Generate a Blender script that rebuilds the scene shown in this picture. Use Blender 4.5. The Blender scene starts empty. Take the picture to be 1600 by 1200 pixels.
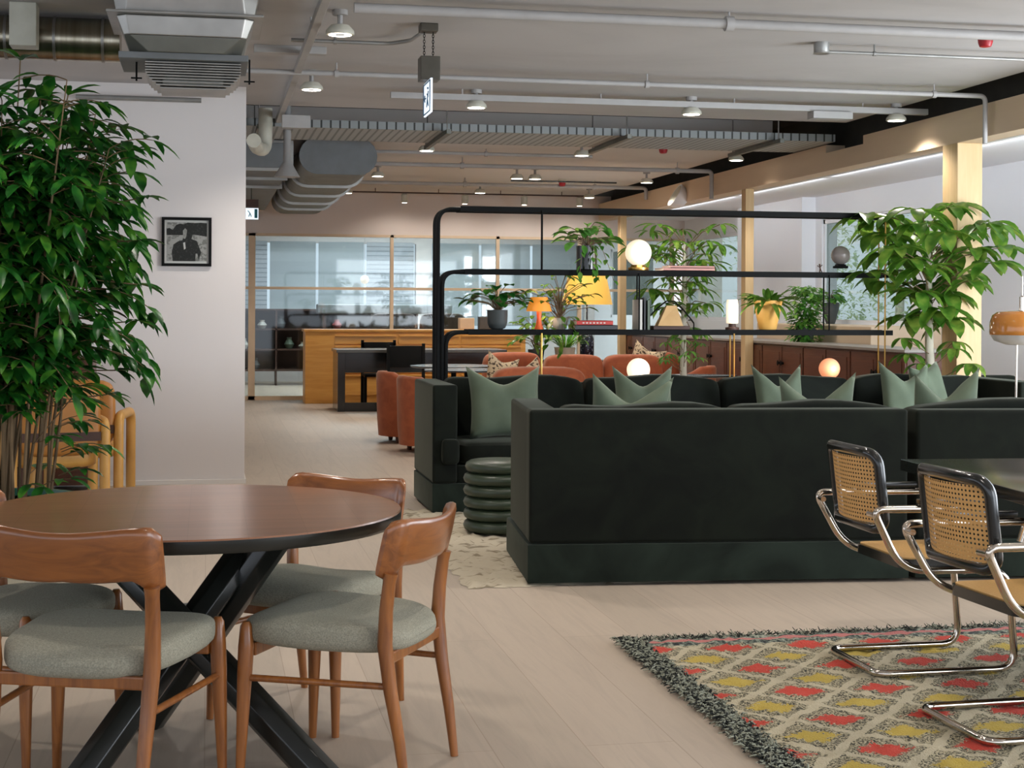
import bpy, bmesh, math, random
from mathutils import Vector, Matrix, Euler
PI = math.pi
R = math.radians
C = bpy.context.scene.collection
S = bpy.context.scene

# ------------------------------------------------------------------ camera
YAW = 11.24
cam = bpy.data.cameras.new('camera'); co = bpy.data.objects.new('camera', cam); C.objects.link(co)
cam.sensor_width = 36; cam.lens = 36 * 2400 / 1600
cam.shift_y = -0.075
cam.clip_end = 200
co.location = (0, 0, 1.41)
co.rotation_euler = (Matrix.Rotation(-R(YAW), 3, 'Z') @ Matrix.Rotation(PI / 2, 3, 'X') @ Matrix.Rotation(0.005, 3, 'Z')).to_euler()
S.camera = co
# ------------------------------------------------------------------ world, light, exposure
w = bpy.data.worlds.new('daylight'); S.world = w; w.use_nodes = True
bg = w.node_tree.nodes['Background']
bg.inputs[0].default_value = (0.80, 0.88, 1.0, 1); bg.inputs[1].default_value = 1.8
S.view_settings.view_transform = 'Standard'; S.view_settings.look = 'None'
S.view_settings.gamma = 1; S.view_settings.use_curve_mapping = False
S.view_settings.exposure = 0.04
S.cycles.max_bounces = 8; S.cycles.diffuse_bounces = 5; S.cycles.transparent_max_bounces = 16
S.cycles.sample_clamp_indirect = 4.0
S.cycles.caustics_reflective = False; S.cycles.caustics_refractive = False
S.cycles.use_denoising = True


def light(name, kind, loc, power, color=(1, 1, 1), size=.1, rot=(0, 0, 0), parent=None, spot=120, sy=None):
    l = bpy.data.lights.new(name, kind); l.energy = power; l.color = color
    if kind == 'AREA':
        l.size = size
        if sy: l.shape = 'RECTANGLE'; l.size_y = sy
    else:
        l.shadow_soft_size = size
    if kind == 'SPOT': l.spot_size = R(spot); l.spot_blend = .6
    o = bpy.data.objects.new(name, l); C.objects.link(o); o.location = loc; o.rotation_euler = rot
    if parent: o.parent = parent
    return o


# sun over the roof (it reaches only the garden), and daylight fills added at the near end of the bay
# and right of the camera to brighten the bay, then daylight of the glazed side wall
sun = light('sun', 'SUN', (0, 0, 12), 4.5, (1, .95, .86), R(4)); sun.rotation_euler = (R(12), R(-32), 0)
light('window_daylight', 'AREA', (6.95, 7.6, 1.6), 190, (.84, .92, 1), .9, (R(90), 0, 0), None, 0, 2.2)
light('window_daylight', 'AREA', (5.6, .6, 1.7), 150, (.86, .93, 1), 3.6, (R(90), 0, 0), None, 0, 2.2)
light('window_daylight', 'AREA', (7.6, 5.6, 1.6), 230, (.88, .94, 1), 2.4, (0, R(90), 0), None, 0, 5.6)
WARM = (1.0, .92, .83)


# ------------------------------------------------------------------ materials
def hexc(h):
    h = h.lstrip('#'); c = [int(h[i:i + 2], 16) / 255 for i in (0, 2, 4)]
    return tuple([(x / 12.92 if x <= .04045 else ((x + .055) / 1.055) ** 2.4) for x in c] + [1])


MATS = {}


def nt(name):
    m = bpy.data.materials.new(name); m.use_nodes = True
    t = m.node_tree; p = t.nodes['Principled BSDF']
    MATS[name] = m
    return m, t, p


def coord(t, scale=(1, 1, 1), kind='Object', rot=(0, 0, 0)):
    tc = t.nodes.new('ShaderNodeTexCoord'); mp = t.nodes.new('ShaderNodeMapping')
    t.links.new(tc.outputs[kind], mp.inputs[0]); mp.inputs['Scale'].default_value = scale; mp.inputs['Rotation'].default_value = rot
    return mp.outputs[0]


def ramp(t, fac, stops):
    r = t.nodes.new('ShaderNodeValToRGB'); t.links.new(fac, r.inputs[0])
    e = r.color_ramp.elements
    while len(e) < len(stops): e.new(.5)
    for i, (p, c) in enumerate(stops): e[i].position = p; e[i].color = hexc(c) if isinstance(c, str) else (c, c, c, 1)
    return r.outputs[0]


def noise(t, vec, scale, detail=3, rough=.5, dist=0):
    n = t.nodes.new('ShaderNodeTexNoise'); t.links.new(vec, n.inputs['Vector'])
    n.inputs['Scale'].default_value = scale; n.inputs['Detail'].default_value = detail
    n.inputs['Roughness'].default_value = rough; n.inputs['Distortion'].default_value = dist
    return n.outputs['Fac']


def bump(t, p, h, strength=.2, dist=.01):
    b = t.nodes.new('ShaderNodeBump'); b.inputs['Strength'].default_value = strength; b.inputs['Distance'].default_value = dist
    t.links.new(h, b.inputs['Height']); t.links.new(b.outputs[0], p.inputs['Normal'])


def mat(name, c1, c2=None, rough=.5, metal=0, scale=(6, 6, 6), bumps=0, nscale=1, sheen=0, coat=0, bscale=None, spec=None, detail=4, dist=0):
    """plain procedural material: two tones mixed by noise, optional bump"""
    m, t, p = nt(name)
    c2 = c2 or c1
    v = coord(t, scale)
    n = noise(t, v, nscale, detail, .55, dist)
    t.links.new(ramp(t, n, [(.32, c1), (.68, c2)]), p.inputs['Base Color'])
    p.inputs['Roughness'].default_value = rough; p.inputs['Metallic'].default_value = metal
    if sheen: p.inputs['Sheen Weight'].default_value = sheen; p.inputs['Sheen Tint'].default_value = (.75, .78, .62, 1); p.inputs['Sheen Roughness'].default_value = .4
    if coat: p.inputs['Coat Weight'].default_value = coat; p.inputs['Coat Roughness'].default_value = .12
    if spec is not None: p.inputs['Specular IOR Level'].default_value = spec
    if bumps: bump(t, p, noise(t, coord(t, (1, 1, 1)), bscale or 300, 2), bumps, .004)
    return m


def wood(name, c1, c2, axis=0, rough=.35, coat=0, sc=1):
    s = [9 * sc, 9 * sc, 9 * sc]; s[axis] = .8 * sc
    m, t, p = nt(name)
    v = coord(t, tuple(s))
    n = noise(t, v, 2.2, 6, .6, .8)
    t.links.new(ramp(t, n, [(.3, c1), (.7, c2)]), p.inputs['Base Color'])
    p.inputs['Roughness'].default_value = rough
    if coat: p.inputs['Coat Weight'].default_value = coat; p.inputs['Coat Roughness'].default_value = .15
    bump(t, p, n, .06, .003)
    return m


def glow(name, c, strength, c2=None, back=None):
    m, t, p = nt(name)
    p.inputs['Base Color'].default_value = hexc(c)
    p.inputs['Emission Color'].default_value = hexc(c2 or c); p.inputs['Emission Strength'].default_value = strength
    p.inputs['Roughness'].default_value = .4
    return m


M_wall = mat('wall_paint', '#d6d0cd', '#dcd7d4', .75, scale=(.6, .6, .6), bumps=.05, bscale=90)
M_wall2 = mat('warm_wall_paint', '#d2c6bf', '#d8ccc5', .75, scale=(.6, .6, .6))
M_white = mat('white_bay_paint', '#eceef3', '#f0f2f5', .7, scale=(.5, .5, .5))
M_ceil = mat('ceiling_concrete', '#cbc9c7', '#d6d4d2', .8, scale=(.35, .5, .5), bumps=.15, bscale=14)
M_ceil_dim = mat('dimmed_ceiling_concrete', '#aeacab', '#bab8b7', .8, scale=(.5, .9, .5), bumps=.2, bscale=12, dist=1.2)  # darker copy of the ceiling concrete; the near slab's dimness is in the colour
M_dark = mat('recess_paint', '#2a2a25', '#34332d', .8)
M_cream = mat('cream_timber', '#cdb598', '#d8c2a6', .55, scale=(3, .4, 3))
M_post = wood('post_timber', '#c4a679', '#d0b488', 2, .6)
M_walnut = wood('chair_walnut', '#75431f', '#a2632c', 2, .32, .3, 1.6)
M_walnut_rail = wood('rail_walnut', '#70401f', '#9a5c2b', 0, .28, .4, 1.6)
M_oak = wood('credenza_oak', '#c98c3c', '#dba250', 0, .4, .1)
M_mahog = wood('cabinet_mahogany', '#4b2a1c', '#653a27', 1, .4, .1)
M_seatfab = mat('grey_green_weave', '#817e6f', '#a6a28f', .9, scale=(230, 230, 230), bumps=.5, bscale=500, sheen=.15)
M_velvet = mat('dark_velvet', '#0a0d09', '#131811', .8, scale=(4, 4, 4), sheen=.12, dist=1.5, spec=.14)
M_velvet2 = mat('velvet_skirt', '#121813', '#222b24', .8, scale=(2.5, 2.5, 2.5), sheen=.10, dist=1.5, spec=.14)
M_sage = mat('sage_cotton', '#4a5544', '#576350', .85, scale=(5, 5, 5), bumps=.15, sheen=.25)
M_terra = mat('terracotta_velvet', '#8f4423', '#a5552e', .75, scale=(7, 7, 7), sheen=.3, dist=1)
M_leather = mat('green_leather', '#2c3627', '#364130', .38, scale=(8, 8, 8), bumps=.1, bscale=160)
M_black = mat('black_metal', '#0a0b0b', '#0e0f0f', .7, 0, spec=.15)
M_blackwood = mat('black_lacquer', '#121312', '#1b1c1a', .22, scale=(2, 2, 2), coat=.3)
M_charwood = mat('table_leg_black', '#141613', '#1f211d', .3, scale=(8, 8, 8), coat=.2)
M_chrome = mat('chrome', '#c9beb0', '#d5ccc0', .13, 1)
M_galv = mat('galvanised_steel', '#8f8d88', '#a8a5a0', .38, .85, scale=(3, 3, 3))
M_galv2 = mat('dull_galvanised', '#6c6d66', '#7d7e77', .5, .6, scale=(3, 3, 3))
M_spiral = mat('spiral_duct_steel', '#8b8370', '#b2aa98', .25, .95, scale=(20, .5, .5))
M_duct = mat('duct_grey', '#6c6f6f', '#74787a', .6, .2)
M_pipe = mat('painted_pipe', '#a19f9d', '#aaa8a6', .55)
M_conduit = mat('grey_conduit', '#8b8b88', '#9a9a97', .4, .5)
M_brass = mat('brass', '#b98b45', '#caa05a', .28, 1)
M_brown = mat('brown_lining', '#3a241b', '#4a2e22', .6)
M_mustard = mat('mustard_leather', '#b9873d', '#c9964c', .45, scale=(6, 6, 6))
M_rust = mat('rust_leather', '#9f6729', '#b17634', .45, scale=(6, 6, 6))
M_lea1 = None


def leafmat(name, c1, c2, c3, rough=.35, trans=.35):
    m, t, p = nt(name)
    v = coord(t, (1, 1, 1))
    n = noise(t, v, 9, 2)
    col = ramp(t, n, [(.3, c1), (.5, c2), (.72, c3)])
    t.links.new(col, p.inputs['Base Color']); p.inputs['Roughness'].default_value = rough
    tr = t.nodes.new('ShaderNodeBsdfTranslucent'); t.links.new(col, tr.inputs[0])
    mx = t.nodes.new('ShaderNodeMixShader'); mx.inputs[0].default_value = trans
    t.links.new(p.outputs[0], mx.inputs[1]); t.links.new(tr.outputs[0], mx.inputs[2])
    t.links.new(mx.outputs[0], t.nodes['Material Output'].inputs[0])
    return m


M_leaf_dark = leafmat('dark_green_leaf', '#103613', '#216320', '#5a942f')
M_leaf_mid = leafmat('mid_green_leaf', '#3a6a1f', '#5c8a30', '#93ad4a', trans=.5)
M_leaf_light = leafmat('light_green_leaf', '#39752b', '#5b983c', '#9dc158', trans=.4)
M_tree = leafmat('outdoor_leaf', '#8ea57c', '#b3c6a0', '#e6eed8', .6, .6)
M_stem = mat('plant_stem', '#5d4a33', '#7a6447', .8, scale=(10, 10, 3))
M_trunk = mat('grey_trunk', '#a79f8e', '#c2baa8', .85, scale=(12, 12, 3), bumps=.3, bscale=60)
M_soil = mat('potting_soil', '#2b1f16', '#3b2c20', .95, scale=(40, 40, 40))
M_pot_grey = mat('charcoal_pot', '#3a3f3f', '#474c4b', .6)
M_pot_yel = mat('mustard_ceramic', '#e0a54c', '#e8b463', .5)
M_pot_teal = mat('teal_glaze', '#2c6b58', '#38795f', .4)
M_pot_white = mat('pale_ceramic', '#b5b3a4', '#c6c4b6', .5)
M_bulb = glow('spot_light_face', '#fff4e6', 14)


def floor_mat():
    m, t, p = nt('pale_floor_boards')
    v = coord(t, (1, 1, 1), 'Object', (0, 0, PI / 2))
    b = t.nodes.new('ShaderNodeTexBrick'); t.links.new(v, b.inputs['Vector'])
    b.inputs['Color1'].default_value = hexc('#b5a99a'); b.inputs['Color2'].default_value = hexc('#c0b3a4')
    b.inputs['Mortar'].default_value = hexc('#a39381'); b.inputs['Scale'].default_value = 1
    b.inputs['Mortar Size'].default_value = .002; b.inputs['Brick Width'].default_value = 3.2; b.inputs['Row Height'].default_value = .30
    b.inputs['Mortar Smooth'].default_value = .3
    g = noise(t, coord(t, (7, .55, 1)), 1.6, 8, .65, 1.6)
    gr = ramp(t, g, [(.35, '#bfb1a2'), (.55, '#dacdbf'), (.75, '#c9b9a9')])
    mx = t.nodes.new('ShaderNodeMixRGB'); mx.blend_type = 'MULTIPLY'; mx.inputs[0].default_value = .55
    t.links.new(b.outputs[0], mx.inputs[1]); t.links.new(gr, mx.inputs[2])
    hs = t.nodes.new('ShaderNodeBrightContrast'); hs.inputs['Bright'].default_value = .03
    t.links.new(mx.outputs[0], hs.inputs[0]); t.links.new(hs.outputs[0], p.inputs['Base Color'])
    p.inputs['Roughness'].default_value = .5
    bump(t, p, g, .05, .004)
    return m


def table_mat():
    m, t, p = nt('table_walnut_veneer')
    g = noise(t, coord(t, (1, 9, 1)), 1.6, 6, .6, .6)
    b = t.nodes.new('ShaderNodeTexBrick'); t.links.new(coord(t, (1, 1, 1), 'Object', (0, 0, PI / 2)), b.inputs['Vector'])
    b.inputs['Color1'].default_value = hexc('#8c5f44'); b.inputs['Color2'].default_value = hexc('#96684b')
    b.inputs['Mortar'].default_value = hexc('#7d5339'); b.inputs['Mortar Size'].default_value = .001
    b.inputs['Scale'].default_value = 1; b.inputs['Brick Width'].default_value = 4; b.inputs['Row Height'].default_value = .17
    mx = t.nodes.new('ShaderNodeMixRGB'); mx.blend_type = 'OVERLAY'; mx.inputs[0].default_value = .5
    t.links.new(b.outputs[0], mx.inputs[1]); t.links.new(g, mx.inputs[2]); t.links.new(mx.outputs[0], p.inputs['Base Color'])
    p.inputs['Roughness'].default_value = .28; p.inputs['Coat Weight'].default_value = .6; p.inputs['Coat Roughness'].default_value = .14
    return m


def math_node(t, op, a, b=None):
    n = t.nodes.new('ShaderNodeMath'); n.operation = op
    for i, x in enumerate((a, b)):
        if x is None: continue
        if isinstance(x, (int, float)): n.inputs[i].default_value = x
        else: t.links.new(x, n.inputs[i])
    return n.outputs[0]


def rug_mat():
    """berber lattice: red and yellow tufted diamonds, cream lines, dark speckle"""
    m, t, p = nt('diamond_rug_pile')
    tc = t.nodes.new('ShaderNodeTexCoord'); 
    wob = t.nodes.new('ShaderNodeTexNoise'); wob.inputs['Scale'].default_value = 9; wob.inputs['Detail'].default_value = 2
    t.links.new(tc.outputs['Object'], wob.inputs['Vector'])
    sub = t.nodes.new('ShaderNodeVectorMath'); sub.operation = 'SUBTRACT'; t.links.new(wob.outputs['Color'], sub.inputs[0]); sub.inputs[1].default_value = (.5, .5, .5)
    sc = t.nodes.new('ShaderNodeVectorMath'); sc.operation = 'SCALE'; t.links.new(sub.outputs[0], sc.inputs[0]); sc.inputs['Scale'].default_value = .06
    ad = t.nodes.new('ShaderNodeVectorMath'); t.links.new(tc.outputs['Object'], ad.inputs[0]); t.links.new(sc.outputs[0], ad.inputs[1])
    sx = t.nodes.new('ShaderNodeSeparateXYZ'); t.links.new(ad.outputs[0], sx.inputs[0])
    X = math_node(t, 'MULTIPLY', math_node(t, 'SUBTRACT', sx.outputs[0], 2.11), 1 / .33)
    Y = math_node(t, 'MULTIPLY', math_node(t, 'SUBTRACT', sx.outputs[1], 4.90), 1 / .37)
    a = math_node(t, 'ADD', X, Y); b = math_node(t, 'SUBTRACT', X, Y)
    ra = math_node(t, 'ROUND', a); rb = math_node(t, 'ROUND', b)
    da = math_node(t, 'ABSOLUTE', math_node(t, 'SUBTRACT', a, ra)); db = math_node(t, 'ABSOLUTE', math_node(t, 'SUBTRACT', b, rb))
    d = math_node(t, 'MAXIMUM', da, db)
    par = math_node(t, 'ABSOLUTE', math_node(t, 'MODULO', math_node(t, 'ADD', ra, rb), 2))
    core = t.nodes.new('ShaderNodeMixRGB'); t.links.new(par, core.inputs[0])
    core.inputs[1].default_value = hexc('#c0402f'); core.inputs[2].default_value = hexc('#b89f45')
    sp = noise(t, tc.outputs['Object'], 130, 2, .7)
    speck = ramp(t, sp, [(.43, '#34332a'), (.5, '#8d8468'), (.57, '#b8ad90')])
    fz = noise(t, tc.outputs['Object'], 70, 3, .7)
    dd = math_node(t, 'ADD', d, math_node(t, 'MULTIPLY', math_node(t, 'SUBTRACT', fz, .5), .5))
    yf = math_node(t, 'ABSOLUTE', math_node(t, 'SUBTRACT', math_node(t, 'SUBTRACT', a, ra), math_node(t, 'SUBTRACT', b, rb)))
    dd = math_node(t, 'ADD', dd, math_node(t, 'MULTIPLY', yf, .28))
    in1 = math_node(t, 'GREATER_THAN', dd, .30)
    m1 = t.nodes.new('ShaderNodeMixRGB'); t.links.new(in1, m1.inputs[0]); t.links.new(core.outputs[0], m1.inputs[1]); t.links.new(speck, m1.inputs[2])
    in2 = math_node(t, 'GREATER_THAN', d, .435)
    m2 = t.nodes.new('ShaderNodeMixRGB'); t.links.new(in2, m2.inputs[0]); t.links.new(m1.outputs[0], m2.inputs[1]); m2.inputs[2].default_value = hexc('#b9ae93')
    # far border: rose stripe and dark tufts ; left border dark tufts
    sy = t.nodes.new('ShaderNodeSeparateXYZ'); t.links.new(tc.outputs['Object'], sy.inputs[0])
    far = math_node(t, 'GREATER_THAN', math_node(t, 'ADD', sy.outputs[1], math_node(t, 'MULTIPLY', fz, .12)), 6.13)
    dk = ramp(t, noise(t, tc.outputs['Object'], 42, 3, .7), [(.40, '#15161a'), (.5, '#4f5b50'), (.6, '#9a9e8c')])
    m3 = t.nodes.new('ShaderNodeMixRGB'); t.links.new(far, m3.inputs[0]); t.links.new(m2.outputs[0], m3.inputs[1]); t.links.new(dk, m3.inputs[2])
    rs = math_node(t, 'MULTIPLY', math_node(t, 'GREATER_THAN', sy.outputs[1], 6.135), math_node(t, 'LESS_THAN', sy.outputs[1], 6.175))
    m4 = t.nodes.new('ShaderNodeMixRGB'); t.links.new(rs, m4.inputs[0]); t.links.new(m3.outputs[0], m4.inputs[1]); m4.inputs[2].default_value = hexc('#b8706a')
    lf = math_node(t, 'LESS_THAN', math_node(t, 'ADD', sy.outputs[0], math_node(t, 'MULTIPLY', fz, .03)), 1.80)
    m5 = t.nodes.new('ShaderNodeMixRGB'); t.links.new(lf, m5.inputs[0]); t.links.new(m4.outputs[0], m5.inputs[1]); t.links.new(dk, m5.inputs[2])
    t.links.new(m5.outputs[0], p.inputs['Base Color']); p.inputs['Roughness'].default_value = .95
    bump(t, p, sp, .9, .012)
    return m


def cane_mat():
    m, t, p = nt('woven_cane')
    v = coord(t, (1, 1, 1))
    s = t.nodes.new('ShaderNodeSeparateXYZ'); t.links.new(v, s.inputs[0])
    k = 2 * PI / .0155
    fx = math_node(t, 'SINE', math_node(t, 'MULTIPLY', s.outputs[0], k)); fz = math_node(t, 'SINE', math_node(t, 'MULTIPLY', s.outputs[2], k))
    hole = math_node(t, 'GREATER_THAN', math_node(t, 'ADD', fx, fz), 1.0)
    tr = t.nodes.new('ShaderNodeBsdfTransparent'); mx = t.nodes.new('ShaderNodeMixShader')
    t.links.new(hole, mx.inputs[0]); t.links.new(p.outputs[0], mx.inputs[1]); t.links.new(tr.outputs[0], mx.inputs[2])
    t.links.new(mx.outputs[0], t.nodes['Material Output'].inputs[0])
    p.inputs['Base Color'].default_value = hexc('#c99a5c'); p.inputs['Roughness'].default_value = .55
    return m


def glass_mat(name, tint, refl=.12):
    m, t, p = nt(name); t.nodes.remove(p)
    tr = t.nodes.new('ShaderNodeBsdfTransparent'); tr.inputs[0].default_value = hexc(tint)
    gl = t.nodes.new('ShaderNodeBsdfGlossy'); gl.inputs['Roughness'].default_value = .03
    fr = t.nodes.new('ShaderNodeFresnel'); fr.inputs[0].default_value = 1.5
    ff = math_node(t, 'MULTIPLY', fr.outputs[0], refl / .04 if refl else 1)
    ff = math_node(t, 'MINIMUM', ff, .9)
    mx = t.nodes.new('ShaderNodeMixShader'); t.links.new(ff, mx.inputs[0]); t.links.new(tr.outputs[0], mx.inputs[1]); t.links.new(gl.outputs[0], mx.inputs[2])
    t.links.new(mx.outputs[0], t.nodes['Material Output'].inputs[0])
    return m


def striped(name, c1, c2, axis, period, rough=.6, dist=0, trans=0, duty=.5, metal=0):
    m, t, p = nt(name)
    v = coord(t, (1, 1, 1)); s = t.nodes.new('ShaderNodeSeparateXYZ'); t.links.new(v, s.inputs[0])
    q = math_node(t, 'FRACT', math_node(t, 'MULTIPLY', s.outputs[axis], 1 / period))
    f = math_node(t, 'GREATER_THAN', q, duty)
    mx = t.nodes.new('ShaderNodeMixRGB'); t.links.new(f, mx.inputs[0]); mx.inputs[1].default_value = hexc(c1); mx.inputs[2].default_value = hexc(c2)
    t.links.new(mx.outputs[0], p.inputs['Base Color']); p.inputs['Roughness'].default_value = rough; p.inputs['Metallic'].default_value = metal
    if trans:
        tr = t.nodes.new('ShaderNodeBsdfTranslucent'); t.links.new(mx.outputs[0], tr.inputs[0])
        ms = t.nodes.new('ShaderNodeMixShader'); ms.inputs[0].default_value = trans
        t.links.new(p.outputs[0], ms.inputs[1]); t.links.new(tr.outputs[0], ms.inputs[2]); t.links.new(ms.outputs[0], t.nodes['Material Output'].inputs[0])
    return m


def speck(name, base, spots, scale, th=.55, rough=.8, vec=(1, 1, 1)):
    m, t, p = nt(name)
    n = noise(t, coord(t, vec), scale, 2, .6)
    t.links.new(ramp(t, n, [(th - .03, base), (th + .03, spots)]), p.inputs['Base Color']); p.inputs['Roughness'].default_value = rough
    return m


M_floor = floor_mat(); M_table = table_mat(); M_rug = rug_mat(); M_cane = cane_mat()
M_glass = glass_mat('partition_glass', '#cfd6d6', .05); M_pane = glass_mat('window_pane', '#cfd5d2', .012)
M_creamrug = speck('cream_shag', '#b9ad97', '#857862', 14, .60, .95, (.45, 1.8, 1))
M_blind = striped('venetian_blind', '#c6ccd2', '#9aa1a8', 2, .085, .6, trans=.35, duty=.75)
M_roller = striped('roller_blind', '#b3bcc0', '#bac3c6', 2, .5, .7, trans=.35)
M_leopard = speck('leopard_print', '#cdb795', '#4a3728', 30, .56)
M_floral = speck('blue_floral_ceramic', '#12182b', '#8f9bb0', 34, .6, .3)
M_tray = striped('perforated_tray_steel', '#a3a8a8', '#6f7472', 0, .07, .5, duty=.7)
M_shade_y = glow('yellow_lampshade', '#d9ae52', .38, '#e0a83c')
M_shade_o = glow('orange_lampshade', '#e0913c', .55, '#f0902c')
M_globe_w = glow('white_glass_globe', '#fff1dc', .85, '#ffe9c8')
M_globe_o = glow('peach_glass_globe', '#e8b08c', .62, '#ff9a68')
M_globe_g = mat('smoked_glass_globe', '#8e8580', '#968d88', .15, coat=.4)


# ------------------------------------------------------------------ geometry helpers
def V(*a): return Vector(a)


class MB:
    def __init__(s): s.v = []; s.f = []

    def add(s, vs, fs, M=None):
        o = len(s.v)
        s.v += [tuple(M @ Vector(p)) if M else tuple(p) for p in vs]; s.f += [tuple(i + o for i in f) for f in fs]
        return s

    def box(s, x0, x1, y0, y1, z0, z1, M=None):
        vs = [(x, y, z) for x in (x0, x1) for y in (y0, y1) for z in (z0, z1)]
        return s.add(vs, [(0, 1, 3, 2), (4, 6, 7, 5), (0, 4, 5, 1), (2, 3, 7, 6), (0, 2, 6, 4), (1, 5, 7, 3)], M)

    def tube(s, path, r, seg=10, closed=False, flat=1, M=None):
        path = [Vector(p) for p in path]; n = len(path)
        rs = r if isinstance(r, (list, tuple)) else [r] * n
        vs = []; fs = []; up = None
        fl = flat if isinstance(flat, (list, tuple)) else [flat] * n
        for i, p in enumerate(path):
            a = path[(i - 1) % n] if (closed or i) else p; b = path[(i + 1) % n] if (closed or i < n - 1) else p
            d = (b - a)
            if d.length < 1e-9: d = V(0, 0, 1)
            d.normalize()
            if up is None: up = V(0, 0, 1) if abs(d.z) < .9 else V(1, 0, 0)
            sd = d.cross(up)
            if sd.length < 1e-4: up = V(0, 1, 0) if abs(d.y) < .9 else V(1, 0, 0); sd = d.cross(up)
            sd.normalize(); up = sd.cross(d).normalized()
            for k in range(seg):
                t = 2 * PI * k / seg
                vs.append(p + sd * math.cos(t) * rs[i] + up * math.sin(t) * rs[i] * fl[i])
        for i in range(n if closed else n - 1):
            j = (i + 1) % n
            for k in range(seg):
                l = (k + 1) % seg
                fs.append((i * seg + k, i * seg + l, j * seg + l, j * seg + k))
        if not closed: fs += [tuple(range(seg - 1, -1, -1)), tuple((n - 1) * seg + k for k in range(seg))]
        return s.add(vs, fs, M)

    def lathe(s, prof, seg=32, c=(0, 0, 0), M=None, cap=True):
        vs = []; fs = []; n = len(prof)
        for r, z in prof:
            for k in range(seg):
                t = 2 * PI * k / seg; vs.append((c[0] + r * math.cos(t), c[1] + r * math.sin(t), c[2] + z))
        for i in range(n - 1):
            for k in range(seg):
                l = (k + 1) % seg; fs.append((i * seg + k, i * seg + l, (i + 1) * seg + l, (i + 1) * seg + k))
        if cap: fs += [tuple(range(seg - 1, -1, -1)), tuple((n - 1) * seg + k for k in range(seg))]
        return s.add(vs, fs, M)

    def prism(s, poly, a0, a1, axis='y', M=None):
        n = len(poly)
        mk = {'y': lambda p, a: (p[0], a, p[1]), 'x': lambda p, a: (a, p[0], p[1]), 'z': lambda p, a: (p[0], p[1], a)}[axis]
        vs = [mk(p, a0) for p in poly] + [mk(p, a1) for p in poly]
        fs = [tuple(range(n)), tuple(range(2 * n - 1, n - 1, -1))] + [(i, n + i, n + (i + 1) % n, (i + 1) % n) for i in range(n)]
        return s.add(vs, fs, M)

    def soft(s, size, c=(0, 0, 0), e=5, n=8, fn=None, M=None):
        """puffy block: a cube rounded to a p-norm ball, then reshaped by fn"""
        vs = []; fs = []
        for ax in range(3):
            for sg in (-1, 1):
                o = len(vs)
                for i in range(n + 1):
                    for j in range(n + 1):
                        u = math.sin((2 * i / n - 1) * PI / 2 * .98) / math.sin(PI / 2 * .98); v = math.sin((2 * j / n - 1) * PI / 2 * .98) / math.sin(PI / 2 * .98)
                        q = [0, 0, 0]; q[ax] = sg; q[(ax + 1) % 3] = u; q[(ax + 2) % 3] = v
                        k = (abs(q[0]) ** e + abs(q[1]) ** e + abs(q[2]) ** e) ** (1 / e)
                        q = [x / k for x in q]
                        P = V(q[0] * size[0] / 2, q[1] * size[1] / 2, q[2] * size[2] / 2)
                        if fn: P = Vector(fn(P, q))
                        vs.append(P + Vector(c))
                for i in range(n):
                    for j in range(n):
                        a = o + i * (n + 1) + j
                        f = (a, a + n + 1, a + n + 2, a + 1); fs.append(f if sg > 0 else f[::-1])
        return s.add(vs, fs, M)

    def leaf(s, base, d, L, W, droop=.3, up=None, seg=4, tipw=.5):
        d = Vector(d).normalized(); up = up or V(0, 0, 1)
        sd = d.cross(up)
        if sd.length < 1e-3: sd = V(1, 0, 0)
        sd.normalize(); nn = sd.cross(d).normalized()
        vs = []; p = Vector(base); st = L / seg
        for i in range(seg + 1):
            t = i / seg
            wd = W * .5 * (math.sin(PI * min(1, t * .93 + .03)) ** .8) * (1 - .25 * t)
            if i == seg: wd = .0008
            vs += [p - sd * wd + nn * wd * .35, p + V(0, 0, 0), p + sd * wd + nn * wd * .35]
            d = (d - up * droop * (1.2 / seg)).normalized(); nn = sd.cross(d).normalized(); p = p + d * st
        fs = []
        for i in range(seg):
            a = i * 3; fs += [(a, a + 1, a + 4, a + 3), (a + 1, a + 2, a + 5, a + 4)]
        return s.add(vs, fs)

    def build(s, name, m, parent=None, smooth=True, bevel=0, seg=2, loc=None, merge=False, angle=40):
        me = bpy.data.meshes.new(name); me.from_pydata(s.v, [], s.f)
        if merge or bevel:
            b = bmesh.new(); b.from_mesh(me)
            if merge: bmesh.ops.remove_doubles(b, verts=b.verts, dist=1e-5)
            if bevel:
                bmesh.ops.bevel(b, geom=[e for e in b.edges if len(e.link_faces) == 2 and e.calc_face_angle(0) > R(30)], offset=bevel, segments=seg, affect='EDGES', profile=.6, clamp_overlap=True)
            b.to_mesh(me); b.free()
        me.validate(); me.update()
        if smooth: me.shade_smooth(); me.set_sharp_from_angle(angle=R(angle))
        me.materials.append(m)
        o = bpy.data.objects.new(name, me); C.objects.link(o)
        if parent: o.parent = parent
        if loc: o.location = loc
        return o


def tag(o, label, cat, group=None, kind=None):
    o['label'] = label; o['category'] = cat
    if group: o['group'] = group
    if kind: o['kind'] = kind
    return o


def thing(name, label, cat, loc=(0, 0, 0), rz=0, group=None):
    o = bpy.data.objects.new(name, None); C.objects.link(o); o.empty_display_size = .1
    o.location = loc; o.rotation_euler = (0, 0, rz)
    return tag(o, label, cat, group)


def struct(name, mb, m, **k):
    o = mb.build(name, m, **k); o['kind'] = 'structure'; return o


def kids(o): return [c for c in bpy.data.objects if c.parent == o]


def dup(o, loc, rz=None, label=None, group=None, parent=None):
    r = o.copy(); C.objects.link(r)
    if parent: r.parent = parent
    else:
        r.location = loc
        if rz is not None: r.rotation_euler = (0, 0, rz)
        if label: r['label'] = label
        if group: r['group'] = group
    for ch in kids(o): dup(ch, None, parent=r)
    return r


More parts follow.
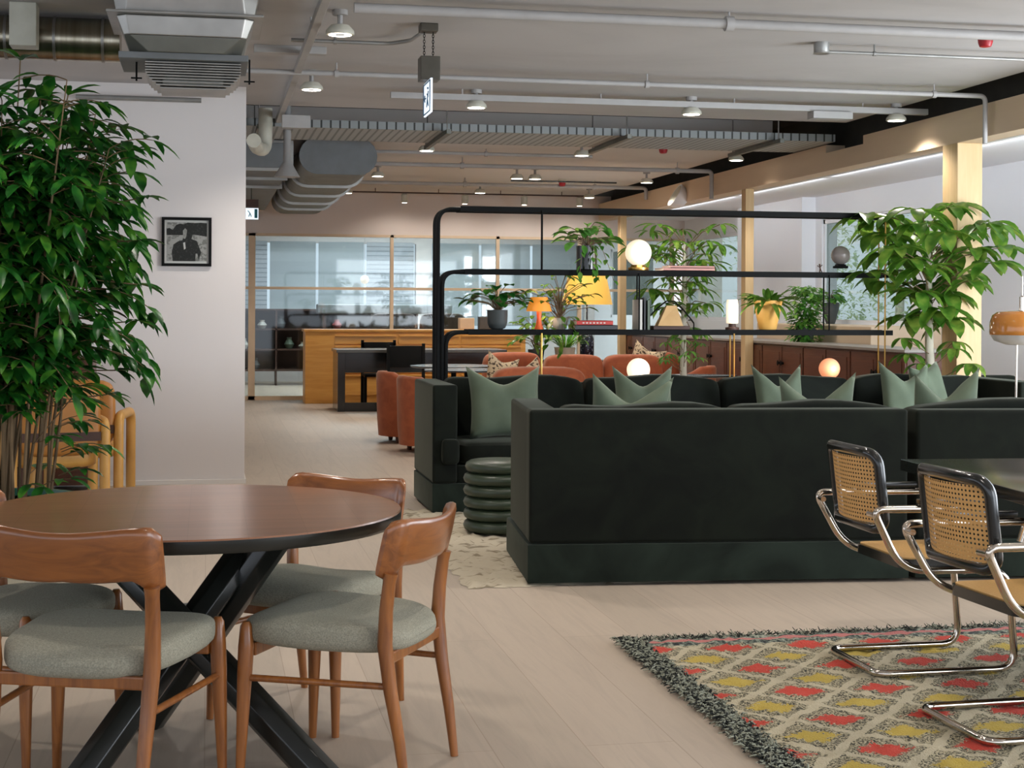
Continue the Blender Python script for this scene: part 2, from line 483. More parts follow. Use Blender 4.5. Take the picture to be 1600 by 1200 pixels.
def fillet(pts, rad, n=6):
    """round the corners of a polyline"""
    pts = [Vector(p) for p in pts]; out = [pts[0]]
    for i in range(1, len(pts) - 1):
        a, b, c = pts[i - 1], pts[i], pts[i + 1]
        r = rad[i - 1] if isinstance(rad, (list, tuple)) else rad
        d1 = (a - b); d2 = (c - b); r = min(r, d1.length * .49, d2.length * .49)
        p = b + d1.normalized() * r; q = b + d2.normalized() * r
        for k in range(n + 1):
            t = k / n; out.append(p * (1 - t) ** 2 + b * 2 * t * (1 - t) + q * t * t)
    out.append(pts[-1]); return out


def cyl(mb, c, r, z0, z1, seg=24): return mb.lathe([(r, z0), (r, z1)], seg, c)


def sphere(mb, c, r, seg=24, sz=1):
    pr = [(max(1e-4, r * math.sin(PI * i / 14)), -r * sz * math.cos(PI * i / 14)) for i in range(15)]
    return mb.lathe(pr, seg, c, cap=False)


# ================================================================== SETTING
CZ = 3.15          # ceiling height
struct('floor', MB().box(-9, 10, -3, 31, -.12, 0), M_floor, smooth=False)
struct('ceiling', MB().box(-9, 5.88, -3, 13.5, CZ, CZ + .25), M_ceil_dim, smooth=False, bevel=.03)
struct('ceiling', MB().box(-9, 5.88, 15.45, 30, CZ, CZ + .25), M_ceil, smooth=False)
# services recess between the slabs and the slot over the window beam
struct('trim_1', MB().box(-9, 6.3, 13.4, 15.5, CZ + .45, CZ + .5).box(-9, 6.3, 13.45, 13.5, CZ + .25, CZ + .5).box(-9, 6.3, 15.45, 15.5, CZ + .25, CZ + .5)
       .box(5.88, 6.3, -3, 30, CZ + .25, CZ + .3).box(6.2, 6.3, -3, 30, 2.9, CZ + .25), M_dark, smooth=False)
struct('wall_left', MB().box(-9, .3, 12.39, 22.9, 0, CZ), M_wall, smooth=False)
struct('baseboard_left', MB().box(-9, .312, 12.372, 12.39, 0, .035).box(.3, .312, 12.39, 22.9, 0, .035), mat('skirting_paint', '#ddd8d2', rough=.5), smooth=False)
# beam over the window bays in pieces, with the notch where the tray passes
bm_ = MB().box(6.0, 6.2, -3, 13.42, 2.77, 3.03).box(6.0, 6.2, 13.42, 14.3, 2.77, 2.95).box(6.0, 6.2, 14.3, 30, 2.77, 3.03)
struct('trim_2', bm_, M_cream, smooth=False)
struct('ceiling', MB().box(6.2, 7.62, -3, 30, 2.79, 2.9), M_white, smooth=False)
for i, (x0, x1, y0, y1) in enumerate(((6.0, 6.22, 11.58, 11.84), (6.0, 6.1, 16.6, 16.74), (6.0, 6.1, 22.0, 22.14))):
    struct('trim_%d' % (3 + i), MB().box(x0, x1, y0, y1, 0, 2.77), M_post, smooth=False, bevel=.006)
# window wall at x = 7.4
wins = [(15.3, 17.75, 1.23, 2.5), (20.6, 23.2, 1.23, 2.5), (25.0, 27.8, 1.23, 2.5)]
wb = MB(); y = 11.0
for (a, b, z0, z1) in wins:
    wb.box(7.4, 7.6, y, a, 0, 2.79).box(7.4, 7.6, a, b, 0, z0).box(7.4, 7.6, a, b, z1, 2.79); y = b
wb.box(7.4, 7.6, y, 30, 0, 2.79).box(7.22, 7.4, 17.95, 20.3, 0, 2.79)
struct('wall_right', wb, M_white, smooth=False)
for i, (a, b, z0, z1) in enumerate(wins):
    f = MB().box(7.42, 7.48, a, b, z0, z0 + .05).box(7.42, 7.48, a, b, z1 - .05, z1).box(7.42, 7.48, a, a + .05, z0, z1).box(7.42, 7.48, b - .05, b, z0, z1)
    wo = struct('window_%d' % (i + 1), f, M_white, smooth=False)
    pn = MB().box(7.445, 7.45, a + .05, b - .05, z0 + .05, z1 - .05).build('pane', M_pane, wo, False)
# timber sill box under the windows, on the cabinet ledge
struct('trim_6', MB().box(6.62, 7.4, 14.6, 17.9, 0, 1.23), M_cream, smooth=False, bevel=.01)
# glazed partition at the far end and the wall over it
GY = 23.3
struct('wall_back', MB().box(-9, 7.4, GY - .02, GY + .12, 2.5, CZ), M_wall2, smooth=False)
pw = MB()
for x, wd in ((.66, .10), (2.76, .05), (4.4, .05), (5.7, .06), (7.2, .06)):
    pw.box(x - wd / 2, x + wd / 2, GY - .03, GY + .05, 0, 2.5)
pw.box(.3, 7.4, GY - .03, GY + .05, 2.46, 2.5).box(.3, 7.4, GY - .02, GY + .04, 1.66, 1.70).box(.3, 7.4, GY - .03, GY + .05, 0, .06)
pr_ = struct('window_4', pw, M_cream, smooth=False)
gl = MB()
for a, b in ((.3, .62), (.71, 2.735), (2.785, 4.375), (4.425, 5.67), (5.73, 7.17)): gl.box(a, b, GY, GY + .01, .06, 2.46)
gl.build('pane', M_glass, pr_, False)
# the room beyond: back wall, sky behind blinds
BY = 29.0
struct('wall_far', MB().box(-9, 10, BY, BY + .2, 0, .95).box(-9, 10, BY, BY + .2, 2.6, CZ).box(-9, .4, BY, BY + .2, .95, 2.6).box(3.9, 4.2, BY, BY + .2, .95, 2.6).box(7.2, 10, BY, BY + .2, .95, 2.6), M_wall, smooth=False)
bx = .45
for k, (x0, x1) in enumerate(((.4, 1.1), (1.15, 2.0), (2.05, 2.9), (2.95, 3.85), (4.2, 5.1), (5.15, 6.1), (6.15, 7.1))):
    o = MB().box(x0, x1, BY - .06, BY - .045, 1.05, 2.62).build('window_blind', M_blind if k in (0, 3) else M_roller, None, False)
    tag(o, ('pale slatted blind' if k in (0, 3) else 'grey roller blind') + ' in the far room behind the glass, ' + ('at its left end', 'second from the left', 'third from the left', 'beside the cream mullion', 'right of the solid pier', 'second right of the pier', 'nearest the window bay')[k], 'blind', 'blinds of the far room')

# ================================================================== CEILING SERVICES
def pipe(pts, r, label, m=M_pipe, fr=.05, name='ceiling_pipe', cat='pipe', clips=None, group='ceiling pipes'):
    root = thing(name, label, cat, (0, 0, 0), 0, group)
    MB().tube(fillet(pts, fr) if len(pts) > 2 else pts, r, 10).build('pipe_run', m, root)
    for (x, y, z) in clips or []:
        MB().lathe([(r * 1.5, -r * .8), (r * 1.5, r * .8)], 12, (0, 0, 0), Matrix.Translation((x, y, z)) @ Matrix.Rotation(PI / 2, 4, 'Y')).tube([(x, y, z), (x, y, CZ - .001)], .006, 6).build('hanger', m, root)
    return root


pipe([(-.5, 11.0, 3.07), (5.75, 11.0, 3.07), (5.93, 11.0, 3.07), (5.93, 11.0, 2.7)], .019, 'painted ceiling pipe that turns down the timber beam, nearest elbowed one', clips=[(3.2, 11, 3.07), (5.5, 11, 3.07), (.9, 11, 3.07)])
pipe([(.8, 8.6, 3.08), (7.2, 8.6, 3.08)], .03, 'thick painted pipe crossing the ceiling at the very top of the picture', clips=[(3.0, 8.6, 3.08)])
pipe([(1.78, 17.6, 3.05), (5.7, 17.6, 3.05), (5.93, 17.6, 3.05), (5.93, 17.6, 2.72)], .026, 'white pipe beyond the cable tray ending in an elbow at the beam', clips=[(2.9, 17.6, 3.05), (5.5, 17.6, 3.05)])
pipe([(1.78, 20.4, 3.06), (5.75, 20.4, 3.06), (5.93, 20.4, 3.06), (5.93, 20.4, 2.9)], .026, 'farthest white ceiling pipe running to the beam', clips=[(3.4, 20.4, 3.06), (5.2, 20.4, 3.06)])
pipe([(1.0, 16.6, 3.09), (4.2, 16.6, 3.09)], .02, 'short thin white pipe high behind the row of round spots', clips=[(3.0, 16.6, 3.09)])
pipe([(.52, 9.9, 3.11), (1.15, 9.9, 3.11), (1.27, 9.75, 3.11), (1.30, 9.45, 3.11)], .013, 'thin grey conduit bending up to the hanging exit sign', M_conduit, name='ceiling_conduit', cat='conduit', group='ceiling conduits', clips=[(.8, 9.9, 3.11)])
pipe([(3.93, 9.45, 3.09), (6.3, 9.45, 3.09)], .011, 'twin of thin dark conduits at upper right, starting at a round box', M_conduit, name='ceiling_conduit', cat='conduit', group='ceiling conduits', clips=[(4.3, 9.45, 3.09)])
pipe([(4.8, 8.8, 3.12), (6.3, 8.8, 3.12)], .014, 'short conduit running right from the red fire sounder at the corner', M_conduit, name='ceiling_conduit', cat='conduit', group='ceiling conduits')
pipe([(3.95, 20.0, 3.09), (5.4, 20.0, 3.09)], .011, 'dark conduit far down the ceiling by the second red sounder', M_blackwood, name='ceiling_conduit', cat='conduit', group='ceiling conduits')
t = thing('junction_box', 'small round grey junction box on the ceiling where the dark conduit starts', 'junction box', (3.93, 9.45, 3.15)); MB().lathe([(.045, -.07), (.05, -.06), (.05, 0)], 20).build('box_body', M_conduit, t); MB().lathe([(.052, -.075), (.052, -.066)], 20).build('cover', M_galv, t)
tag(MB().box(.30, .78, 10.35, 10.43, 3.10, 3.15).build('cable_trunking', M_pipe, None, False, .004), 'short flat grey trunking on the ceiling left of the conduit', 'trunking')

# red fire sounders
def sounder(x, y, lab):
    t = thing('fire_sounder', lab, 'fire alarm', (x, y, CZ), 0, 'red fire sounders')
    MB().lathe([(.05, -.035), (.055, -.03), (.055, 0)], 24).build('base', M_pot_white, t)
    MB().lathe([(.02, -.10), (.036, -.095), (.045, -.07), (.048, -.035)], 24).build('red_housing', MATS.get('sounder_red') or mat('sounder_red', '#a8202a', rough=.35), t)
    return t


sounder(4.77, 8.85, 'red fire sounder at the upper right corner of the ceiling')
sounder(4.75, 15.7, 'red fire sounder just beyond the cable tray')
sounder(4.72, 20.3, 'farthest red fire sounder, tiny, beside the white pipe')

# lighting track and linear light
def track(x0, x1, y0, y1, label, m=M_pipe, z=3.06, h=.05):
    t = thing('lighting_track', label, 'lighting track', (0, 0, 0), 0, 'lighting tracks')
    MB().box(x0, x1, y0, y1, z, z + h).build('rail', m, t, False, .004)
    n = 4
    hb = MB()
    for i in range(n):
        u = (i + .5) / n; hb.tube([(x0 + (x1 - x0) * u, y0 + (y1 - y0) * u, z + h), (x0 + (x1 - x0) * u, y0 + (y1 - y0) * u, CZ)], .006, 6)
    hb.build('hangers', m, t)
    return t


track(1.42, 6.0, 12.1, 12.16, 'grey track carrying the nearest row of round spots')
track(.60, .65, 8.2, 17.0, 'long white track running away from camera over the left corridor')
track(1.95, 5.7, 22.5, 22.53, 'thin dark track with cylinder spots near the back wall', M_brown, 3.08, .02)
tag(MB().box(4.95, 5.3, 12.06, 12.2, 3.0, 3.06).build('track_box', M_pipe, None, False, .004), 'grey box hanging on the near spot track', 'control box')

# spots
def spot(name='spot_lamp'):
    t = thing(name, 'x', 'lamp', (0, 0, 0), 0, 'round ceiling spots')
    MB().lathe([(.045, .09), (.045, .12)], 16).tube([(0, 0, .02), (0, 0, .10)], .016, 8).build('swivel', M_pipe, t)
    MB().lathe([(.082, -.025), (.085, -.018), (.082, .0), (.055, .03), (.02, .035)], 28).build('housing', M_pot_white, t)
    MB().lathe([(.001, -.024), (.068, -.0262)], 28, cap=False).build('lens', M_bulb, t)
    return t


sp0 = None
SP = [(2.11, 12.13, 3.03, 'round spot on the near track, left one of three'), (3.91, 12.13, 3.03, 'round spot on the near track, middle one'), (5.72, 12.13, 3.03, 'round spot at the right end of the near track by the beam'),
      (2.2, 15.6, 3.03, 'spot just beyond the cable tray, left of three'), (3.86, 15.7, 3.03, 'spot just beyond the cable tray, middle of three'), (5.6, 15.8, 3.03, 'spot just beyond the cable tray, right one by the beam'),
      (3.77, 18.7, 3.03, 'left head of the twin spot in mid ceiling'), (4.0, 18.7, 3.03, 'right head of the twin spot in mid ceiling'), (5.5, 18.9, 3.03, 'spot beside the timber beam beyond the tray'),
      (2.05, 18.8, 3.03, 'spot showing past the oval duct end'), (3.75, 21.2, 3.03, 'spot in mid ceiling near the back wall'), (1.93, 21.7, 3.03, 'farthest spot beside the oval duct'), (5.45, 21.7, 3.03, 'farthest spot beside the beam'),
      (.76, 9.05, 3.03, 'brightest round spot at upper left beside the long track'), (.75, 11.4, 3.03, 'second round spot beside the long white track')]
for i, (x, y, z, lab) in enumerate(SP):
    if i == 0: sp0 = spot(); sp0.location = (x, y, z); o = sp0; o['label'] = lab
    else: o = dup(sp0, (x, y, z), 0, lab)
for (x, y, z, lab) in SP:
    light('spot_beam', 'SPOT', (x, y, z - .05), 85, WARM, .06, spot=135)
# spots over the foreground tables, ahead of the frame
for (x, y, lab) in ((-.5, 5.6, 'near the round table'), (1.6, 6.6, 'between the tables'), (-1.2, 7.3, 'over the tall plant'), (3.6, 5.2, 'over the rug'), (1.2, 3.4, 'behind the camera side'), (2.6, 7.5, 'over the dark sofas'), (4.9, 7.4, 'over the sofas, right')):
    o = dup(sp0, (x, y, 3.03), 0, 'round ceiling spot above the picture, ' + lab)
    light('spot_beam', 'SPOT', (x, y, 2.98), 60, WARM, .06, spot=130)
for k, x in enumerate((2.85, 3.75, 4.65, 5.5)):
    t = thing('cylinder_spot', 'cylinder spot on the dark track by the back wall, %s from the left' % ('first', 'second', 'third', 'fourth')[k], 'lamp', (x, 22.5, 3.08), 0, 'cylinder spots')
    MB().lathe([(.045, -.14), (.05, -.13), (.05, -.02), (.02, 0)], 20).build('housing', M_pot_white, t)
    MB().lathe([(.001, -.141), (.036, -.143)], 20, cap=False).build('lens', M_bulb, t)
    light('spot_beam', 'SPOT', (x, 22.5, 2.9), 18, WARM, .05, rot=(R(20), 0, 0), spot=140)

# cable tray with rods and struts
t = thing('cable_tray', 'wide perforated steel cable tray crossing the ceiling recess', 'cable tray')
MB().box(-.5, 5.97, 14.02, 15.05, 3.03, 3.04).build('tray_bed', M_tray, t, False)
MB().box(-.5, 5.97, 14.0, 14.02, 3.03, 3.10).box(-.5, 5.97, 15.05, 15.07, 3.03, 3.10).build('side_rail', striped('slotted_rail_steel', '#8f9494', '#2e302e', 0, .085, .5, duty=.8), t, False)
cb = MB(); random.seed(4)
for k in range(9):
    y = 14.1 + k * .1; cb.tube([(x, y + random.uniform(-.02, .02), 3.06 + random.uniform(0, .02)) for x in (-.5, .8, 2, 3.2, 4.4, 5.9)], .018, 6)
cb.build('cables', M_galv2, t)
for x in (.45, 2.15, 3.85, 5.35):
    MB().box(x - .02, x + .02, 13.8, 15.3, 2.985, 3.025).build('support_strut', M_galv2, t, False)
    
    for yy in (13.9, 15.2): MB().tube([(x, yy, 3.0), (x, yy, 3.6)], .007, 6).build('threaded_rod', M_galv, t)


# ducts
def stadium(cx, cz, wd, h, n=10):
    r = h / 2; out = []
    for k in range(n + 1): a = -PI / 2 + PI * k / n; out.append((cx + wd / 2 - r + r * math.cos(a), cz + r * math.sin(a)))
    for k in range(n + 1): a = PI / 2 + PI * k / n; out.append((cx - wd / 2 + r + r * math.cos(a), cz + r * math.sin(a)))
    return out


t = thing('oval_duct', 'large flat oval steel duct with blank grey end running to the back wall', 'duct', (1.3, 15.6, 2.93))
MB().prism(stadium(0, 0, .78, .36), .01, 6.9, 'y').build('duct_body', M_galv2, t, angle=50)
MB().prism(stadium(0, 0, .79, .37), -.01, .02, 'y').build('end_cap', M_duct, t, angle=50)
for y in (1.5, 3.0, 4.4, 5.6):
    MB().prism(stadium(0, 0, .84, .42), y - .02, y + .02, 'y').build('flange', M_galv, t, angle=50)
t = thing('rectangular_duct', 'steel duct run high over the corridor beside the oval duct', 'duct', (.47, 15.6, 2.9))
MB().box(-.12, .35, 0, 7, -.1, .15).build('duct_body', M_duct, t, False, .01)
for y in (.05, 1.2, 2.4): MB().box(-.15, .38, y - .02, y + .02, -.13, .18).build('flange', M_galv, t, False)
tag(MB().tube(fillet([(.375, 12.9, 2.78), (.42, 13.5, 2.78), (.5, 13.7, 2.78), (.5, 13.7, 3.15)], .12), .06, 14).build('lagged_pipe', M_pot_white), 'pale lagged pipe bending around the wall corner near the ceiling', 'pipe')
tag(MB().lathe([(.12, 2.6), (.05, 2.72), (.035, 2.74), (.035, 3.58)], 16, (.72, 14.3, 0)).build('duct_hanger', M_pipe), 'pale vertical drop pipe with flared foot left of the oval duct', 'pipe')
tag(MB().box(.62, .86, 13.2, 13.3, 2.93, 3.04).build('sensor_box', M_pipe, None, False, .005), 'small pale box on the long track in front of the cable tray', 'control box')

# faceted air duct with the grille, upper left
t = thing('faceted_duct', 'big faceted silver air duct at upper left above the grille', 'duct', (-.12, 8.9, 0))
def ring(poly1, z1, poly2, z2):
    n = len(poly1); vs = [(x, y, z1) for x, y in poly1] + [(x, y, z2) for x, y in poly2]
    return vs, [(i, (i + 1) % n, n + (i + 1) % n, n + i) for i in range(n)] + [tuple(range(n))[::-1], tuple(range(n, 2 * n))]


def octo(hw, hd, c, cy=0): return [(-hw + c, cy - hd), (hw - c, cy - hd), (hw, cy - hd + c), (hw, cy + hd - c), (hw - c, cy + hd), (-hw + c, cy + hd), (-hw, cy + hd - c), (-hw, cy - hd + c)]


d_ = MB(); d_.add(*ring(octo(.33, .3, .03), 2.885, octo(.37, .32, .05), 2.99)); d_.build('lower_body', M_galv, t, False, .006)
d_ = MB(); d_.add(*ring(octo(.37, .32, .05), 3.0, octo(.40, .36, .10), 3.14)); d_.build('upper_body', M_galv, t, False, .006)
MB().box(-.42, .42, -.37, .37, 2.992, 3.006).build('flange', M_galv, t, False, .003)
d_ = MB(); d_.add(*ring(octo(.30, .27, .10), 2.80, octo(.33, .3, .03), 2.884)); d_.build('tapered_base', M_galv2, t, False, .004)
MB().box(-.36, .34, -.25, .3, 2.765, 2.80).build('collar_plate', M_duct, t, False, .003)
t = thing('air_grille', 'silver slatted air grille basket under the faceted duct', 'grille', (-.08, 8.9, 0))
for k in range(10):
    z = 2.76 - k * .0145; e = 0.0 if k < 4 else (k - 3) ** 2 * .0022
    MB().box(-.26 + e, .26 - e, -.2 + e, .2, z - .009, z).build('slat', M_galv, t, False, .002)
MB().box(-.165, .165, -.15, .15, 2.645, 2.765).build('core', M_galv2, t, False)
for sx in (-1, 1): MB().tube([(sx * .31, -.1, 2.80), (sx * .31, -.1, 2.66)], .006, 6).box(sx * .31 - .03, sx * .31 + .03, -.105, -.095, 2.672, 2.68).build('hanging_rod', M_black, t)
t = thing('spiral_duct', 'round shiny spiral duct along the top left above the plant', 'duct', (0, 9.6, 3.01))
MB().tube([(-3, 0, 0), (-.52, 0, 0)], .13, 28).build('duct_body', M_spiral, t)
for x in (-.62, -.9, -1.18, -1.5): MB().tube([(x - .008, 0, 0), (x + .008, 0, 0)], .136, 28).build('band', M_galv, t)
tag(MB().box(-1.12, -.97, 9.2, 9.36, 2.90, 3.15).build('duct_bracket', M_pot_white, None, False, .006), 'cream box section hanging in front of the spiral duct', 'bracket')
tag(MB().lathe([(.006, 2.84), (.02, 2.88), (.02, 2.93), (.035, 2.95), (.035, 3.0), (.025, 3.02), (.025, 3.15)], 14, (-1.33, 9.2, 0)).build('sprinkler_head', M_pot_white), 'white sprinkler head pointing down at the upper left', 'sprinkler')
tag(MB().tube([(-1.0, 12.3, 3.02), (-.05, 12.3, 3.02)], .02, 10).build('wall_conduit', M_conduit), 'grey conduit along the top of the white wall behind the grille', 'conduit')

# hanging exit sign
t = thing('exit_sign', 'illuminated exit sign hung on chains from a dark box, seen nearly edge on', 'sign', (1.33, 9.38, 0))
MB().box(-.055, .055, -.055, .055, 3.10, 3.15).build('ceiling_plate', mat('bronze_box', '#4a463d', '#57534a', .4, .5), t, False, .006)
for x in (-.025, .03):
    ch = MB()
    for k in range(9):
        z = 3.095 - k * .0175; c = []
        for a in range(8):
            q = 2 * PI * a / 8; c.append((x + (.006 * math.cos(q) if k % 2 else 0), (0 if k % 2 else .006 * math.cos(q)), z + .0115 * math.sin(q)))
        ch.tube(c, .0022, 5, True)
    ch.build('chain', M_black, t)
MB().box(-.055, .065, -.07, .07, 2.80, 2.945).build('gear_box', MATS['bronze_box'], t, False, .004)
MB().box(-.004, .008, -.14, .16, 2.595, 2.80).build('sign_panel', glow('sign_white', '#dfeaf5', 1.0), t, False)
fg = MB()
for (y0, y1, z0, z1) in ((-.12, -.03, 2.61, 2.78), (.0, .02, 2.66, 2.74), (.03, .12, 2.69, 2.71)): fg.box(-.006, -.004, y0, y1, z0, z1)
fg = MB()
for (a, b) in (((-.13, 2.605), (.15, 2.605)), ((-.13, 2.79), (.15, 2.79)), ((-.13, 2.605), (-.13, 2.79)), ((.15, 2.605), (.15, 2.79)), ((-.06, 2.73), (-.02, 2.69)), ((-.02, 2.69), (-.06, 2.64)), ((-.02, 2.69), (.01, 2.64)), ((-.05, 2.70), (.0, 2.72)), ((.05, 2.70), (.11, 2.70)), ((.09, 2.72), (.11, 2.70)), ((.09, 2.68), (.11, 2.70))):
    fg.tube([(-.006, a[0], a[1]), (-.006, b[0], b[1])], .004, 5)
fg.lathe([(.001, -.008), (.009, 0), (.001, .008)], 8, (-.006, -.045, 2.75)); fg.build('pictogram', mat('sign_blue', '#2d5a78'), t, False)
t = thing('exit_sign', 'small white and teal exit sign far off beside the wall corner', 'sign', (.52, 18.0, 0))
MB().box(-.10, .06, -.03, .03, 2.55, 2.64).build('gear_box', M_brown, t, False)
MB().tube([(-.02, 0, 2.64), (-.02, 0, 3.15)], .004, 6).build('hanging_rod', M_black, t)
MB().box(-.10, .06, -.01, .0, 2.41, 2.54).build('sign_panel', MATS['sign_white'], t, False)
MB().box(.015, .05, -.014, -.01, 2.425, 2.53).tube([(-.06, -.014, 2.51), (-.035, -.014, 2.48), (-.05, -.014, 2.44)], .005, 5).tube([(-.035, -.014, 2.48), (-.02, -.014, 2.44)], .005, 5).build('pictogram', mat('sign_teal', '#1f6f78'), t, False)
t = thing('bay_fill_strip', 'slim white strip added behind the timber beam to brighten the bay', 'lamp', (6.27, 0, 2.79))  # housing added with the fills below, standing in for bounced daylight
MB().box(-.03, .03, 9.5, 22.0, -.018, 0).build('housing', M_white, t, False, .003)
for y in (11.0, 13.8, 16.6, 19.4): light('bay_fill_light', 'AREA', (6.36, y, 2.765), 5.5, (.88, .94, 1), .05, (0, R(-58), 0), None, 0, 2.6)  # added cool fills that brighten the bay walls
t = thing('wall_speaker', 'round white speaker fixed to the timber beam', 'speaker', (5.93, 18.9, 2.83), R(0))
mm = Matrix.Rotation(R(-60), 4, 'Y')
MB().lathe([(.02, -.12), (.09, -.10), (.15, .0), (.16, .06)], 28, M=mm).build('housing', M_white, t)
MB().lathe([(.001, .062), (.14, .062)], 28, M=mm, cap=False).build('grille', M_pot_white, t)

# ================================================================== ROUND TABLE
TX, TY, TZ = -.05, 5.06, .755
t = thing('round_dining_table', 'large round walnut dining table on crossed black legs', 'table', (TX, TY, 0))
MB().lathe([(.62, .708), (.672, .712), (.68, .722), (.68, .750)], 96).build('table_rim', M_charwood, t)
MB().lathe([(.679, .7502), (.677, .755), (.001, .755)], 96).build('tabletop', M_table, t, angle=60)
hub = V(0, 0, .40)
for (fx, fy), (tx, ty) in (((.40, -.46), (-.34, .10)), ((-.32, -.42), (.26, .14)), ((-.15, .22), (.30, -.06))):
    p0 = V(fx, fy, 0); p1 = V(tx, ty, .706)
    d = (p1 - p0).normalized(); sd = d.cross(V(0, 0, 1)).normalized(); up = sd.cross(d)
    vs = []
    for P, z in ((p0, 0), (p1, .707)):
        for (a, b) in ((-.05, -.02), (-.02, -.05), (.02, -.05), (.05, -.02), (.05, .02), (.02, .05), (-.02, .05), (-.05, .02)):
            q = P + sd * a * 1.02 + up * b * 1.02; q = q + d * ((z - q.z) / d.z); vs.append(q)
    MB().add(vs, [tuple(range(7, -1, -1)), tuple(range(8, 16))] + [(i, (i + 1) % 8, 8 + (i + 1) % 8, 8 + i) for i in range(8)]).build('leg', M_charwood, t, True, .004)
MB().lathe([(.05, .33), (.075, .36), (.075, .42), (.05, .45)], 24, (0.0, -.04, 0)).build('hub', M_charwood, t)


# ================================================================== WOODEN CHAIRS
def wooden_chair(label):
    t = thing('dining_chair', label, 'chair', (0, 0, 0), 0, 'wooden chairs around the round table')
    for s in (-1, 1):
        fr = [(s * .252, .235, 0), (s * .248, .23, .15), (s * .243, .225, .32), (s * .240, .222, .40), (s * .240, .222, .462), (s * .240, .222, .475)]
        MB().tube(fr, [.0125, .017, .0225, .0235, .018, .010], 14).build('leg', M_walnut, t)
        rr = [(s * .205, -.275, 0), (s * .208, -.255, .15), (s * .213, -.228, .30), (s * .218, -.212, .43), (s * .2215, -.217, .53), (s * .2235, -.227, .61), (s * .2235, -.232, .64)]
        MB().tube(rr, [.0125, .017, .0205, .0225, .0205, .019, .021], 14).build('leg', M_walnut, t)
        MB().tube([(s * .243, .22, .31), (s * .214, -.22, .31)], .010, 10).build('stretcher', M_walnut, t)
    # curved crest rail: grid swept from post to post, thick, rolled top
    n = 28; prof = 12; vs = []; fs = []
    for i in range(n + 1):
        u = 2 * i / n - 1; a = abs(u)
        x = .247 * u
        y = -.285 + .055 * a ** 2.2 + (.018 * max(0, a - .85) / .15)
        h = .142 - .012 * (1 - a) ** 2
        zt = .79 - .008 * math.cos(u * PI)
        th = .0125 + .0095 * a ** 3
        end = max(0, (a - .84) / .16)
        dr = min(1, max(0, (a - .70) / .22)); dr = .034 * dr * dr * (3 - 2 * dr)
        hh = h - .020 * end ** 2.5 + dr; zc = zt - .016 * end ** 2.5 - hh / 2
        th *= (1 - .35 * end ** 4)
        if a >= .999: hh *= .88; th *= .5
        for k in range(prof):
            q = 2 * PI * k / prof; cx = math.cos(q); sz = math.sin(q)
            zz = zc + math.copysign(abs(sz) ** .45, sz) * hh / 2
            yy = y + cx * abs(cx) ** -.3 * th if abs(cx) > .01 else y
            yy += (zz - zc) * -.22
            vs.append((x, yy, zz))
    for i in range(n):
        for k in range(prof):
            l = (k + 1) % prof; fs.append((i * prof + k, i * prof + l, (i + 1) * prof + l, (i + 1) * prof + k))
    fs += [tuple(range(prof)), tuple(n * prof + k for k in range(prof - 1, -1, -1))]
    MB().add(vs, fs).build('backrest', M_walnut_rail, t, angle=70)
    MB().box(-.22, .22, .20, .225, .37, .41).build('seat_rail', M_walnut, t, False, .005); MB().box(-.2, .2, -.225, -.205, .37, .405).build('seat_rail', M_walnut, t, False, .005)

    def fn(P, q):
        wd = 1 + .10 * q[1]
        x = P.x * wd; z = P.z
        if q[2] > 0: z = P.z + .018 * q[1] * 0 - .022 * (1 - q[0] ** 2) * (1 - .3 * q[1]) + .010
        z += .012 * (q[1] > 0) * q[1] - .01 * abs(q[1]) ** 3
        return (x, P.y, z)
    MB().soft((.50, .53, .108), (0, .012, .440), 3.4, 14, fn).build('seat', M_seatfab, t, merge=True)
    return t


ch0 = wooden_chair('wooden chair with its back to the camera, nearest in the lower left')
ch0.location = (-.275, 4.49, 0); ch0.rotation_euler = (0, 0, R(-20)); ch0.scale = (1.035,) * 3
for (x, y, a, lab) in ((.43, 4.72, 61, 'wooden chair at the right of the round table, side on'), (.36, 5.38, 143, 'wooden chair behind the round table, only its rail showing over the top'), (-.60, 5.12, 240, 'wooden chair on the far left of the round table, mostly hidden')):
    o = dup(ch0, (x, y, 0), R(a), lab); o.scale = (1, 1, 1)

# ================================================================== SOFAS
def rbox(mb, x0, x1, y0, y1, z0, z1, **k): return mb.box(x0, x1, y0, y1, z0, z1)


def near_sofa():
    # faces away from the camera (+Y)
    t = thing('sofa', 'near dark green velvet sofa seen from behind, left section with the arm', 'sofa', (1.6, 7.58, .012), R(-5.2), 'dark velvet sofas')
    W = 1.98
    MB().box(-.008, W, -.006, 1.04, .006, .20).build('skirt', M_velvet2, t, bevel=.008)
    MB().box(.0, W - .005, .0, .165, .205, .88).build('back_frame', M_velvet, t, bevel=.022, seg=4)
    MB().prism([(.15, .205), (.93, .205), (.93, .885), (.15, .875)], .002, .165, 'x').build('arm', M_velvet, t, bevel=.022, seg=4)
    MB().box(.17, W - .01, .17, .90, .205, .33).build('seat_deck', M_velvet, t, bevel=.02)
    for k in range(2):
        MB().soft((.90, .80, .17), (.63 + k * .9, .56, .40), 6).build('seat_cushion', M_velvet, t, merge=True)
    MB().soft((.14, .10, .17), (.10, .96, .42), 5).build('cushion_lug', M_velvet, t, merge=True)
    for k in range(2):
        def fn(P, q): return (P.x, P.y + (P.z) * -.18, P.z + (.012 * math.sin(P.x * 9 + k)) * (q[2] > 0))
        MB().soft((.92, .20, .48), (.63 + k * .9, .285, .655 + .012 * k), 8, 10, fn).build('back_cushion', M_velvet, t, merge=True)
    return t


